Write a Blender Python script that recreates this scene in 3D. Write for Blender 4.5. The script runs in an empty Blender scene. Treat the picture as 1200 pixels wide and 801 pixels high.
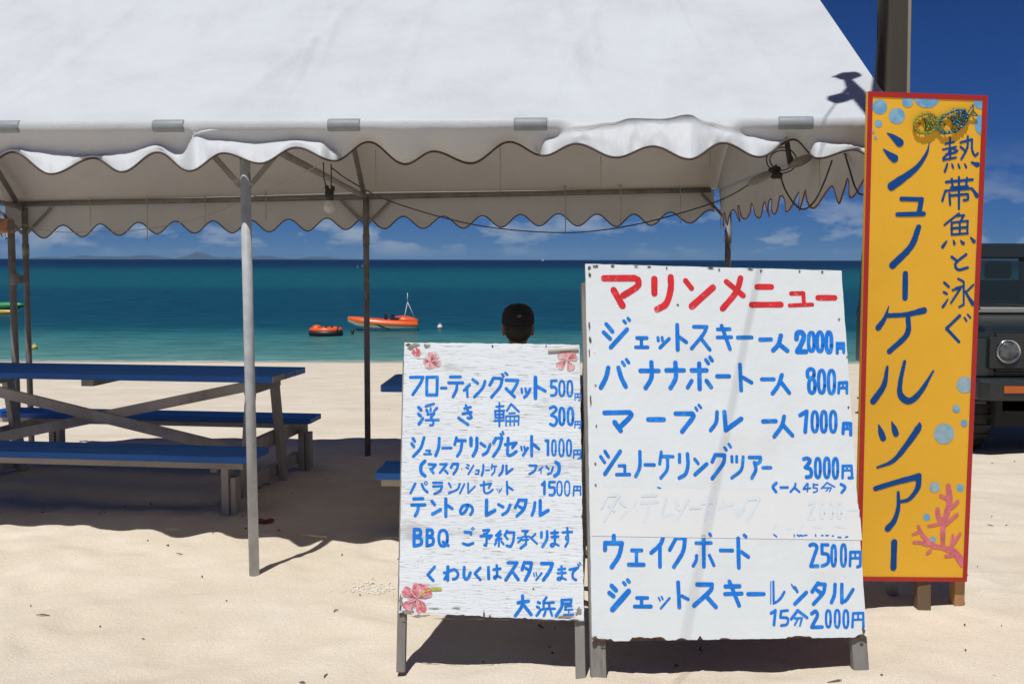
import bpy, bmesh, math, random
import numpy as np
from mathutils import Vector, Matrix
random.seed(7); rng = np.random.default_rng(11)
scene = bpy.context.scene
COL = scene.collection
R = math.radians

# ------------------------------------------------------------------ camera
F_PX, CX, CY, HC = 1300.0, 600.0, 400.5, 1.40
PITCH = math.atan((400.5 - 303.8) / F_PX); ROLL = 0.0021
cd = bpy.data.cameras.new('camera'); cam = bpy.data.objects.new('camera', cd); COL.objects.link(cam)
cd.sensor_fit = 'HORIZONTAL'; cd.sensor_width = 36; cd.lens = 36 * F_PX / 1200
cd.clip_start = 0.05; cd.clip_end = 200000
FW = Vector((0, math.cos(PITCH), -math.sin(PITCH)))
U0 = Vector((0, math.sin(PITCH), math.cos(PITCH))); R0 = Vector((1, 0, 0))
RT = (R0 * math.cos(ROLL) + U0 * math.sin(ROLL)); UP = (U0 * math.cos(ROLL) - R0 * math.sin(ROLL))
CAM = Vector((0, 0, HC))
m = Matrix.Identity(4)
for i, a in enumerate((RT, UP, -FW)):
    for j in range(3): m[j][i] = a[j]
m.translation = CAM
cam.matrix_world = m
scene.camera = cam

# ------------------------------------------------------------------ light
SUN_EL = R(64.5); SUN_H = Vector((0.31, 0.95, 0)).normalized()      # horizontal way the light travels
sund = bpy.data.lights.new('sun', 'SUN'); sund.energy = 4.2; sund.angle = R(0.5); sund.color = (1.0, 0.985, 0.95)
sun = bpy.data.objects.new('sun', sund); COL.objects.link(sun)
LDIR = (SUN_H * math.cos(SUN_EL) + Vector((0, 0, -math.sin(SUN_EL)))).normalized()
sun.rotation_euler = LDIR.to_track_quat('-Z', 'Y').to_euler()
sun.location = (-3, -6, 12)
world = bpy.data.worlds.new('World'); scene.world = world; world.use_nodes = True
scene.view_settings.view_transform = 'Standard'; scene.view_settings.look = 'None'
scene.view_settings.exposure = 0.0; scene.view_settings.gamma = 1.0
try: scene.view_settings.use_curve_mapping = False
except Exception: pass
scene.cycles.max_bounces = 8; scene.cycles.diffuse_bounces = 4; scene.cycles.transparent_max_bounces = 8

def N(nt, kind, **kw):
    n = nt.nodes.new(kind)
    for k, v in kw.items():
        if k.startswith('i_'):
            key = k[2:]
            n.inputs[int(key) if key.isdigit() else key.replace('_', ' ')].default_value = v
        else: setattr(n, k, v)
    return n
def ramp(nt, stops, interp='LINEAR'):
    n = nt.nodes.new('ShaderNodeValToRGB'); cr = n.color_ramp; cr.interpolation = interp
    while len(cr.elements) > 1: cr.elements.remove(cr.elements[-1])
    cr.elements[0].position = stops[0][0]
    def c4(c): return (c, c, c, 1) if isinstance(c, (int, float)) else (*c[:3], 1)
    cr.elements[0].color = c4(stops[0][1])
    for p, c in stops[1:]:
        e = cr.elements.new(p); e.color = c4(c)
    return n

def build_world():
    nt = world.node_tree; L = nt.links
    nt.nodes.clear()
    out = N(nt, 'ShaderNodeOutputWorld'); bg = N(nt, 'ShaderNodeBackground'); bg.inputs[1].default_value = 0.050
    sky = N(nt, 'ShaderNodeTexSky'); sky.sky_type = 'NISHITA'; sky.sun_disc = False
    sky.sun_elevation = SUN_EL; sky.sun_rotation = math.atan2(-SUN_H.x, -SUN_H.y) % (2 * math.pi)
    sky.altitude = 0; sky.air_density = 0.62; sky.dust_density = 0.0; sky.ozone_density = 5.0
    # polarised, saturated tropical blue: a colour filter over the whole sky
    filt = N(nt, 'ShaderNodeMix', data_type='RGBA', blend_type='MULTIPLY'); filt.inputs[0].default_value = 1
    filt.inputs[7].default_value = (0.185, 0.405, 0.83, 1)
    L.new(sky.outputs[0], filt.inputs[6])
    tc = N(nt, 'ShaderNodeTexCoord'); sep = N(nt, 'ShaderNodeSeparateXYZ'); L.new(tc.outputs['Generated'], sep.inputs[0])
    mp = N(nt, 'ShaderNodeMapping'); mp.inputs['Scale'].default_value = (1, 1, 2.6); mp.inputs['Location'].default_value = (.31, .2, .0)
    L.new(tc.outputs['Generated'], mp.inputs[0])
    n1 = N(nt, 'ShaderNodeTexNoise', i_Scale=19.0, i_Detail=9.0, i_Roughness=0.56); L.new(mp.outputs[0], n1.inputs['Vector'])
    r1 = ramp(nt, [(0.475, 0), (0.54, .5), (0.66, 1)]); L.new(n1.outputs[0], r1.inputs[0])
    band = ramp(nt, [(0.0, 0), (0.004, .35), (0.014, 1.0), (0.034, .8), (0.062, 0.28), (0.10, 0)]); L.new(sep.outputs[2], band.inputs[0])
    mul = N(nt, 'ShaderNodeMath', operation='MULTIPLY'); L.new(r1.outputs[0], mul.inputs[0]); L.new(band.outputs[0], mul.inputs[1])
    mul2 = N(nt, 'ShaderNodeMath', operation='MULTIPLY'); mul2.inputs[1].default_value = 0.85; L.new(mul.outputs[0], mul2.inputs[0])
    mix = N(nt, 'ShaderNodeMix', data_type='RGBA'); L.new(mul2.outputs[0], mix.inputs[0])
    L.new(filt.outputs[2], mix.inputs[6]); mix.inputs[7].default_value = (7.0, 8.3, 10.0, 1)
    L.new(mix.outputs[2], bg.inputs[0]); L.new(bg.outputs[0], out.inputs[0])
build_world()

# ------------------------------------------------------------------ pixel helpers (photo pixels, 1200 x 801)
def ray(px, py): return FW + RT * ((px - CX) / F_PX) + UP * ((CY - py) / F_PX)
def at(px, py, Y):
    r = ray(px, py); return CAM + r * (Y / r.y)
def atz(px, py, z):
    r = ray(px, py); return CAM + r * ((z - HC) / r.z)
def onplane(px, py, o, n):
    r = ray(px, py); return CAM + r * ((o - CAM).dot(n) / r.dot(n))
def proj(p):
    d = Vector(p) - CAM; w = d.dot(FW); return (CX + F_PX * d.dot(RT) / w, CY - F_PX * d.dot(UP) / w)

# ------------------------------------------------------------------ mesh builder
def wloc(o):
    v = Vector((0, 0, 0))
    while o is not None: v += o.location; o = o.parent
    return v
class MB:
    def __init__(s): s.v = []; s.f = []; s.sm = []; s.mi = []
    def add(s, vs, fs, smooth=False, mi=0):
        b = len(s.v); s.v += [Vector(p) for p in vs]
        for f in fs: s.f.append([b + i for i in f]); s.sm.append(smooth); s.mi.append(mi)
    def frame(s, c, ax, ay, az, mi=0):
        c = Vector(c); vs = []
        for z in (-1, 1):
            for y in (-1, 1):
                for x in (-1, 1): vs.append(c + ax * x + ay * y + az * z)
        s.add(vs, [(0, 2, 3, 1), (4, 5, 7, 6), (0, 1, 5, 4), (2, 6, 7, 3), (0, 4, 6, 2), (1, 3, 7, 5)], False, mi)
    def box(s, c, size, rz=0.0, mi=0, M=None):
        M3 = M or Matrix.Rotation(rz, 3, 'Z')
        s.frame(c, M3 @ Vector((size[0] / 2, 0, 0)), M3 @ Vector((0, size[1] / 2, 0)), M3 @ Vector((0, 0, size[2] / 2)), mi)
    def beam(s, p0, p1, w, h, up=(0, 0, 1), mi=0):
        p0, p1 = Vector(p0), Vector(p1); d = p1 - p0; L = d.length; d.normalize()
        side = d.cross(Vector(up)); side.normalize(); u = side.cross(d)
        s.frame((p0 + p1) / 2, d * (L / 2), side * (w / 2), u * (h / 2), mi)
    def tube(s, pts, r, n=8, cap=True, mi=0, closed=False):
        pts = [Vector(p) for p in pts]; k = len(pts); rs = r if isinstance(r, (list, tuple)) else [r] * k
        vs = []; prev = None
        for i, p in enumerate(pts):
            a = pts[i - 1] if (i > 0 or closed) else pts[i]; b = pts[(i + 1) % k] if (i < k - 1 or closed) else pts[i]
            t = (b - a).normalized()
            if prev is None:
                ref = Vector((0, 0, 1)) if abs(t.z) < .9 else Vector((1, 0, 0)); prev = t.cross(ref).normalized()
            x = prev - t * prev.dot(t)
            if x.length < 1e-6: x = t.orthogonal()
            x.normalize(); prev = x; y = t.cross(x)
            for j in range(n):
                a_ = 2 * math.pi * j / n; vs.append(p + (x * math.cos(a_) + y * math.sin(a_)) * rs[i])
        fs = []
        for i in range(k if closed else k - 1):
            for j in range(n):
                i2 = (i + 1) % k
                fs.append((i * n + j, i * n + (j + 1) % n, i2 * n + (j + 1) % n, i2 * n + j))
        s.add(vs, fs, True, mi)
        if cap and not closed:
            b = len(s.v) - len(vs)
            s.f.append([b + j for j in range(n)][::-1]); s.sm.append(False); s.mi.append(mi)
            s.f.append([b + (k - 1) * n + j for j in range(n)]); s.sm.append(False); s.mi.append(mi)
    def lathe(s, prof, c, axis=(0, 0, 1), n=20, mi=0, squash=None):
        c = Vector(c); az = Vector(axis).normalized(); ax = az.orthogonal().normalized(); ay = az.cross(ax)
        vs = []; fs = []
        for r, h in prof:
            for j in range(n):
                a = 2 * math.pi * j / n; vs.append(c + az * h + (ax * math.cos(a) + ay * math.sin(a)) * r)
        for i in range(len(prof) - 1):
            for j in range(n): fs.append((i * n + j, i * n + (j + 1) % n, (i + 1) * n + (j + 1) % n, (i + 1) * n + j))
        s.add(vs, fs, True, mi)
        b = len(s.v) - len(vs)
        if prof[0][0] > 1e-4: s.f.append([b + j for j in range(n)][::-1]); s.sm.append(False); s.mi.append(mi)
        if prof[-1][0] > 1e-4: s.f.append([b + (len(prof) - 1) * n + j for j in range(n)]); s.sm.append(False); s.mi.append(mi)
    def ball(s, c, r, n=16, k=10, mi=0, M=None):
        c = Vector(c); rr = r if isinstance(r, (list, tuple, Vector)) else (r, r, r); vs = []; fs = []
        for i in range(k + 1):
            t = math.pi * i / k
            for j in range(n):
                a = 2 * math.pi * j / n
                q = Vector((rr[0] * math.sin(t) * math.cos(a), rr[1] * math.sin(t) * math.sin(a), rr[2] * math.cos(t)))
                vs.append(c + (M @ q if M else q))
        for i in range(k):
            for j in range(n): fs.append((i * n + j, (i + 1) * n + j, (i + 1) * n + (j + 1) % n, i * n + (j + 1) % n))
        s.add(vs, fs, True, mi)
    def grid(s, P, smooth=True, mi=0, wrap=False):
        nr, nc = len(P), len(P[0]); vs = [p for row in P for p in row]; fs = []
        for i in range(nr - 1):
            for j in range(nc - (0 if wrap else 1)):
                j2 = (j + 1) % nc; fs.append((i * nc + j, i * nc + j2, (i + 1) * nc + j2, (i + 1) * nc + j))
        s.add(vs, fs, smooth, mi)
    def slab(s, outline, nrm, th, mi=0):                     # outline extruded along nrm
        o = [Vector(p) for p in outline]; k = len(o); q = [p + Vector(nrm) * th for p in o]
        s.add(o + q, [list(range(k)), list(range(k, 2 * k))[::-1]] + [(i, k + i, k + (i + 1) % k, (i + 1) % k) for i in range(k)], False, mi)
    def build(s, name, mats, parent=None, loc=None, bevel=0, solid=0, subsurf=0, tri=False):
        me = bpy.data.meshes.new(name); o = bpy.data.objects.new(name, me); COL.objects.link(o)
        org = Vector(loc) if loc is not None else Vector((0, 0, 0))
        if parent is not None: o.parent = parent; base = wloc(parent) + org
        else: base = org
        o.location = org
        me.from_pydata([tuple(p - base) for p in s.v], [], s.f)
        me.polygons.foreach_set('use_smooth', s.sm); me.polygons.foreach_set('material_index', s.mi)
        for mt in (mats if isinstance(mats, (list, tuple)) else [mats]): me.materials.append(mt)
        bm = bmesh.new(); bm.from_mesh(me); bmesh.ops.recalc_face_normals(bm, faces=bm.faces[:]) if not tri else None
        bm.to_mesh(me); bm.free(); me.update()
        if solid: md = o.modifiers.new('solid', 'SOLIDIFY'); md.thickness = solid; md.offset = 0
        if bevel: md = o.modifiers.new('bevel', 'BEVEL'); md.width = bevel; md.segments = 2; md.limit_method = 'ANGLE'; md.angle_limit = R(40)
        if subsurf: md = o.modifiers.new('sub', 'SUBSURF'); md.levels = subsurf; md.render_levels = subsurf
        return o
def thing(name, label, cat, loc=(0, 0, 0), group=None):
    o = bpy.data.objects.new(name, None); COL.objects.link(o); o.location = loc; o.empty_display_size = .1
    o['label'] = label; o['category'] = cat
    if group: o['group'] = group
    return o
def tag(o, label, cat, group=None, kind=None):
    o['label'] = label; o['category'] = cat
    if group: o['group'] = group
    if kind: o['kind'] = kind
    return o
def copy_tree(o, parent=None):
    c = o.copy(); COL.objects.link(c); c.parent = parent
    for ch in list(o.children): copy_tree(ch, c)
    return c

# ------------------------------------------------------------------ materials
def mat(name, base, rough=0.6, var=0.0, vscale=8.0, bump=0.0, bscale=40.0, stretch=(1, 1, 1), spec=0.5, metal=0.0, spots=None):
    mt = bpy.data.materials.new(name); mt.use_nodes = True; nt = mt.node_tree; L = nt.links; b = nt.nodes['Principled BSDF']
    b.inputs['Roughness'].default_value = rough; b.inputs['Metallic'].default_value = metal
    b.inputs['Specular IOR Level'].default_value = spec
    tc = N(nt, 'ShaderNodeTexCoord'); mp = N(nt, 'ShaderNodeMapping'); mp.inputs['Scale'].default_value = stretch
    L.new(tc.outputs['Object'], mp.inputs[0])
    col = None
    if var:
        n = N(nt, 'ShaderNodeTexNoise', i_Scale=vscale, i_Detail=6.0, i_Roughness=.6); L.new(mp.outputs[0], n.inputs['Vector'])
        r = ramp(nt, [(.3, tuple(c * (1 - var) for c in base)), (.7, tuple(min(1, c * (1 + var)) for c in base))]); L.new(n.outputs[0], r.inputs[0]); col = r.outputs[0]
    for sp in (spots or []):                                  # (colour, scale, lo, hi, stretch, amount)
        c2, sc, lo, hi, st, am = sp
        mp2 = N(nt, 'ShaderNodeMapping'); mp2.inputs['Scale'].default_value = st; mp2.inputs['Location'].default_value = (random.random() * 9, 1.3, 2.1)
        L.new(tc.outputs['Object'], mp2.inputs[0])
        n = N(nt, 'ShaderNodeTexNoise', i_Scale=sc, i_Detail=5.0, i_Roughness=.62); L.new(mp2.outputs[0], n.inputs['Vector'])
        r = ramp(nt, [(lo, 0), (hi, am)]); L.new(n.outputs[0], r.inputs[0])
        mx = N(nt, 'ShaderNodeMix', data_type='RGBA'); L.new(r.outputs[0], mx.inputs[0])
        if col is not None: L.new(col, mx.inputs[6])
        else: mx.inputs[6].default_value = (*base, 1)
        mx.inputs[7].default_value = (*c2, 1); col = mx.outputs[2]
    if col is not None: L.new(col, b.inputs['Base Color'])
    else: b.inputs['Base Color'].default_value = (*base, 1)
    if bump:
        n = N(nt, 'ShaderNodeTexNoise', i_Scale=bscale, i_Detail=5.0); L.new(mp.outputs[0], n.inputs['Vector'])
        bp = N(nt, 'ShaderNodeBump'); bp.inputs['Strength'].default_value = bump; bp.inputs['Distance'].default_value = .01
        L.new(n.outputs[0], bp.inputs['Height']); L.new(bp.outputs[0], b.inputs['Normal'])
    return mt
# ------------------------------------------------------------------ sand, sea, islands
_NT = {}
def vnoise(x, y, seed):
    if seed not in _NT: _NT[seed] = np.random.default_rng(seed).random((256, 256))
    T = _NT[seed]
    xi = np.floor(x).astype(int); yi = np.floor(y).astype(int); fx = x - xi; fy = y - yi
    fx = fx * fx * (3 - 2 * fx); fy = fy * fy * (3 - 2 * fy)
    g = lambda a, b: T[a % 256, b % 256]
    return (g(xi, yi) * (1 - fx) + g(xi + 1, yi) * fx) * (1 - fy) + (g(xi, yi + 1) * (1 - fx) + g(xi + 1, yi + 1) * fx) * fy - .5
PY = [-400, 4.6, 6.5, 8.4, 11, 20, 42, 90, 400]; PZ = [0, 0, -.03, -.09, -.19, -.84, -2.5, -5.5, -9]
_dense = np.linspace(-400, 400, 16001); _pz = np.interp(_dense, PY, PZ)
_k = np.ones(61) / 61; _pz = np.convolve(np.pad(_pz, 30, mode='edge'), _k, 'valid')
_FP = [(rng.uniform(-3.5, 3.2), rng.uniform(2.9, 9.5), rng.uniform(0, 6.28), rng.uniform(.055, .10), rng.uniform(.004, .012)) for _ in range(260)]
def gz0(x, y, foot=True):
    x = np.asarray(x, float); y = np.asarray(y, float)
    z = np.interp(y, _dense, _pz)
    near = np.clip((60 - np.abs(y)) / 40, 0, 1)
    z = z + .050 * vnoise(x * .9 + 3, y * .9, 1) * near + .026 * vnoise(x * 2.6, y * 2.6 + 7, 2) * near
    z = z + .017 * vnoise(x * 6 + 1, y * 6, 3) * near + .008 * vnoise(x * 15, y * 15, 4) * np.clip((16 - np.abs(y)) / 8, 0, 1)
    if foot:
        for fx, fy, fa, fr, fd in _FP:
            dx = x - fx; dy = y - fy
            u = (dx * math.cos(fa) + dy * math.sin(fa)) / (fr * 1.6); v = (-dx * math.sin(fa) + dy * math.cos(fa)) / fr
            q = u * u + v * v
            z = z - fd * np.exp(-q) + fd * .55 * np.exp(-(np.sqrt(q) - 1.5) ** 2 * 4)
    return z
# the sand is level where the posts and the feet of the boards stand
_LV = [(-1.143, 4.84, 0.), (-.38, 3.77, -.005), (.23, 3.71, -.005), (.30, 3.71, -.005), (1.20, 3.80, 0.), (1.75, 4.32, 0.), (1.60, 4.58, 0.), (-2.2, 4.3, 0.), (-1.0, 3.4, 0.)]
_LR = [float(gz0(np.array([a]), np.array([b]))[0]) - c for a, b, c in _LV]
def gz(x, y, foot=True):
    z = gz0(x, y, foot); x = np.asarray(x, float); y = np.asarray(y, float); n_ = 0; d_ = .12
    for (a, b, c), r_ in zip(_LV, _LR):
        w_ = np.exp(-((x - a) ** 2 + (y - b) ** 2) / .32); n_ = n_ + w_ * r_; d_ = d_ + w_
    return z - n_ / d_
def g1(x, y): return float(gz(np.array([x]), np.array([y]))[0])

def lin(*segs):
    a = []
    for s0, s1, st in segs: a += list(np.arange(s0, s1 - 1e-9, st))
    a.append(segs[-1][1]); return np.array(a)
def sand_mat():
    mt = bpy.data.materials.new('coral_sand'); mt.use_nodes = True; nt = mt.node_tree; L = nt.links; b = nt.nodes['Principled BSDF']
    b.inputs['Roughness'].default_value = .92; b.inputs['Specular IOR Level'].default_value = .15
    tc = N(nt, 'ShaderNodeTexCoord')
    n1 = N(nt, 'ShaderNodeTexNoise', i_Scale=1.3, i_Detail=7.0, i_Roughness=.65); L.new(tc.outputs['Object'], n1.inputs['Vector'])
    r1 = ramp(nt, [(.32, (.625, .535, .415)), (.55, (.685, .60, .485)), (.72, (.72, .645, .54))]); L.new(n1.outputs[0], r1.inputs[0])
    n2 = N(nt, 'ShaderNodeTexNoise', i_Scale=260.0, i_Detail=3.0); L.new(tc.outputs['Object'], n2.inputs['Vector'])
    r2 = ramp(nt, [(.33, .72), (.5, 1.0), (.7, 1.1)]); L.new(n2.outputs[0], r2.inputs[0])
    mx = N(nt, 'ShaderNodeMix', data_type='RGBA', blend_type='MULTIPLY'); mx.inputs[0].default_value = .8
    L.new(r1.outputs[0], mx.inputs[6]); L.new(r2.outputs[0], mx.inputs[7])
    # dark specks of weed and shell
    n3 = N(nt, 'ShaderNodeTexNoise', i_Scale=36.0, i_Detail=2.0); L.new(tc.outputs['Object'], n3.inputs['Vector'])
    r3 = ramp(nt, [(.745, 0), (.78, .55)]); L.new(n3.outputs[0], r3.inputs[0])
    m3 = N(nt, 'ShaderNodeMix', data_type='RGBA'); L.new(r3.outputs[0], m3.inputs[0]); L.new(mx.outputs[2], m3.inputs[6]); m3.inputs[7].default_value = (.2, .16, .1, 1)
    # wet strip by the water
    sep = N(nt, 'ShaderNodeSeparateXYZ'); L.new(tc.outputs['Object'], sep.inputs[0])
    rw = ramp(nt, [(0, 0), (1, 1)]); mr = N(nt, 'ShaderNodeMapRange'); mr.inputs[1].default_value = -2.25; mr.inputs[2].default_value = -2.5
    L.new(sep.outputs[2], mr.inputs[0])
    m4 = N(nt, 'ShaderNodeMix', data_type='RGBA'); L.new(mr.outputs[0], m4.inputs[0]); L.new(m3.outputs[2], m4.inputs[6]); m4.inputs[7].default_value = (.36, .31, .24, 1)
    L.new(m4.outputs[2], b.inputs['Base Color'])
    nb = N(nt, 'ShaderNodeTexNoise', i_Scale=55.0, i_Detail=6.0, i_Roughness=.62); L.new(tc.outputs['Object'], nb.inputs['Vector'])
    bp = N(nt, 'ShaderNodeBump'); bp.inputs['Strength'].default_value = .5; bp.inputs['Distance'].default_value = .012
    L.new(nb.outputs[0], bp.inputs['Height']); L.new(bp.outputs[0], b.inputs['Normal'])
    return mt
def build_sand():
    xs = lin((-600, -60, 60), (-60, -12, 4), (-12, -4.5, .3), (-4.5, 4.5, .03), (4.5, 12, .3), (12, 60, 4), (60, 600, 60))
    ys = lin((-60, -6, 6), (-6, 2.4, .3), (2.4, 9.6, .03), (9.6, 20, .15), (20, 48, .6), (48, 120, 8))
    X, Y = np.meshgrid(xs, ys); Z = gz(X, Y)
    V = np.stack([X, Y, Z], -1).reshape(-1, 3); nr, nc = X.shape
    idx = np.arange(nr * nc).reshape(nr, nc)
    Fq = np.stack([idx[:-1, :-1], idx[:-1, 1:], idx[1:, 1:], idx[1:, :-1]], -1).reshape(-1, 4)
    me = bpy.data.meshes.new('sand_beach'); me.from_pydata(V.tolist(), [], Fq.tolist())
    me.polygons.foreach_set('use_smooth', [True] * len(Fq)); me.materials.append(sand_mat())
    o = bpy.data.objects.new('sand_beach', me); COL.objects.link(o); o['kind'] = 'structure'
build_sand()

SEA_Z = -2.5
def sea_mat():
    mt = bpy.data.materials.new('lagoon_water'); mt.use_nodes = True; nt = mt.node_tree; L = nt.links; b = nt.nodes['Principled BSDF']
    tc = N(nt, 'ShaderNodeTexCoord'); sep = N(nt, 'ShaderNodeSeparateXYZ'); L.new(tc.outputs['Object'], sep.inputs[0])
    lg = N(nt, 'ShaderNodeMath', operation='LOGARITHM'); lg.inputs[1].default_value = 10.0; L.new(sep.outputs[1], lg.inputs[0])
    # uneven reef and sand bottom shifts the depth colours
    cb = N(nt, 'ShaderNodeCombineXYZ'); sx = N(nt, 'ShaderNodeMath', operation='MULTIPLY'); sx.inputs[1].default_value = .008
    sy = N(nt, 'ShaderNodeMath', operation='MULTIPLY'); sy.inputs[1].default_value = 7.0
    L.new(sep.outputs[0], sx.inputs[0]); L.new(lg.outputs[0], sy.inputs[0]); L.new(sx.outputs[0], cb.inputs[0]); L.new(sy.outputs[0], cb.inputs[1])
    nz = N(nt, 'ShaderNodeTexNoise', i_Scale=1.6, i_Detail=7.0, i_Roughness=.62); L.new(cb.outputs[0], nz.inputs['Vector'])
    ad = N(nt, 'ShaderNodeMath', operation='MULTIPLY_ADD'); ad.inputs[1].default_value = .16; L.new(nz.outputs[0], ad.inputs[0])
    sb = N(nt, 'ShaderNodeMath', operation='SUBTRACT'); sb.inputs[1].default_value = .08; L.new(lg.outputs[0], sb.inputs[0]); L.new(sb.outputs[0], ad.inputs[2])
    mr = N(nt, 'ShaderNodeMapRange'); mr.inputs[1].default_value = 1.5; mr.inputs[2].default_value = 3.9; L.new(ad.outputs[0], mr.inputs[0])
    def lp(d): return (math.log10(d) - 1.5) / 2.4
    st = [(lp(38), (.22, .33, .27)), (lp(43), (.105, .245, .215)), (lp(50), (.055, .180, .168)), (lp(57), (.018, .115, .125)), (lp(64), (.005, .066, .086)),
          (lp(85), (.0035, .052, .076)), (lp(130), (.0035, .055, .080)), (lp(175), (.006, .084, .096)), (lp(300), (.006, .082, .092)),
          (lp(430), (.004, .056, .074)), (lp(600), (.002, .026, .050)), (lp(1000), (.001, .011, .033)), (lp(5000), (.001, .009, .031))]
    rp = ramp(nt, st); L.new(mr.outputs[0], rp.inputs[0])
    # streaks of ripples
    cb2 = N(nt, 'ShaderNodeCombineXYZ'); sx2 = N(nt, 'ShaderNodeMath', operation='MULTIPLY'); sx2.inputs[1].default_value = .22
    sy2 = N(nt, 'ShaderNodeMath', operation='MULTIPLY'); sy2.inputs[1].default_value = 75.0
    L.new(sep.outputs[0], sx2.inputs[0]); L.new(lg.outputs[0], sy2.inputs[0]); L.new(sx2.outputs[0], cb2.inputs[0]); L.new(sy2.outputs[0], cb2.inputs[1])
    n2 = N(nt, 'ShaderNodeTexNoise', i_Scale=1.7, i_Detail=7.0, i_Roughness=.7); L.new(cb2.outputs[0], n2.inputs['Vector'])
    r2 = ramp(nt, [(.28, .50), (.5, 1.0), (.66, 1.35), (.78, 1.7)]); L.new(n2.outputs[0], r2.inputs[0])
    mx = N(nt, 'ShaderNodeMix', data_type='RGBA', blend_type='MULTIPLY'); mx.inputs[0].default_value = 1
    L.new(rp.outputs[0], mx.inputs[6]); L.new(r2.outputs[0], mx.inputs[7]); L.new(mx.outputs[2], b.inputs['Base Color'])
    b.inputs['Roughness'].default_value = .32; b.inputs['Specular IOR Level'].default_value = .03
    nb = N(nt, 'ShaderNodeTexNoise', i_Scale=.9, i_Detail=4.0)
    mpb = N(nt, 'ShaderNodeMapping'); mpb.inputs['Scale'].default_value = (.5, 1.4, 1); L.new(tc.outputs['Object'], mpb.inputs[0]); L.new(mpb.outputs[0], nb.inputs['Vector'])
    bp = N(nt, 'ShaderNodeBump'); bp.inputs['Strength'].default_value = .5; bp.inputs['Distance'].default_value = .12
    L.new(nb.outputs[0], bp.inputs['Height']); L.new(bp.outputs[0], b.inputs['Normal'])
    return mt
s = MB(); s.add([(-7000, 38, SEA_Z), (7000, 38, SEA_Z), (7000, 9000, SEA_Z), (-7000, 9000, SEA_Z)], [(0, 1, 2, 3)])
sea = s.build('sea', sea_mat()); sea['kind'] = 'structure'

def sn_(x, y, s): return float(vnoise(np.array([x]), np.array([y]), s)[0])
def island(px0, px1, peak, Y, seed):
    r = random.Random(seed); P = []; n = 60
    ph = [(r.uniform(0, 6.28), r.uniform(.5, 1)) for _ in range(5)]
    for j in range(7):
        row = []
        for i in range(n + 1):
            t = i / n; px = px0 + (px1 - px0) * t
            e = math.sin(math.pi * t) ** .6
            h = peak * e * (.55 + .28 * math.sin(3 * math.pi * t + ph[0][0]) + .14 * math.sin(9 * t + ph[1][0]) + .08 * math.sin(23 * t + ph[2][0]) + .05 * math.sin(51 * t + ph[3][0]))
            q = j / 6; hh = max(0.2, h) * math.sin(math.pi * q) ** .8
            b = at(px, 304, Y); p = Vector((b.x, Y + (q - .5) * 2600 * e, SEA_Z - 2 + hh * Y / F_PX)); row.append(p)
        P.append(row)
    mb = MB(); mb.grid(P); return mb
foam = MB(); fr = []
for i in range(221):
    x = -32 + 64 * i / 220; ys_ = 41.2
    for _ in range(22):
        if g1(x, ys_) < SEA_Z + .012: break
        ys_ += .14
    w_ = max(.02, .10 + .25 * sn_(x * .5, 1, 81) + .16 * sn_(x * 2.3, 2, 82)); y0_ = ys_ + .35 * sn_(x * .9, 3, 83)
    fr.append([Vector((x, y0_ - w_ * .5, SEA_Z + .03)), Vector((x, y0_ + w_ * .5, SEA_Z + .03))])
foam.grid(fr); fo = foam.build('shore_foam', mat('sea_foam_line', (.55, .60, .58), .8, .2, 3)); tag(fo, 'thin broken line of foam along the water edge', 'foam', kind='stuff')
M_isl = mat('island_forest', (.016, .032, .034), .95, .3, .004)
for k, (a, b, pk, Y, sd) in enumerate([(72, 205, 6.5, 28600, 1), (205, 275, 7.5, 29640, 5), (262, 345, 5, 28340, 9), (330, 420, 3.5, 29120, 12), (36, 90, 3, 28860, 17)]):
    o = island(a, b, pk, Y, sd).build('island', M_isl); o['kind'] = 'structure'

hz = bpy.data.materials.new('sea_air'); hz.use_nodes = True; nt = hz.node_tree; nt.nodes.remove(nt.nodes['Principled BSDF'])
pv = N(nt, 'ShaderNodeVolumePrincipled'); pv.inputs['Density'].default_value = 2.0e-5; pv.inputs['Color'].default_value = (.45, .70, 1, 1)
nt.links.new(pv.outputs[0], nt.nodes['Material Output'].inputs['Volume'])
s = MB(); s.box((0, 16000, 118), (26000, 32400, 262)); hb = s.build('haze', hz); hb['kind'] = 'stuff'

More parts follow.
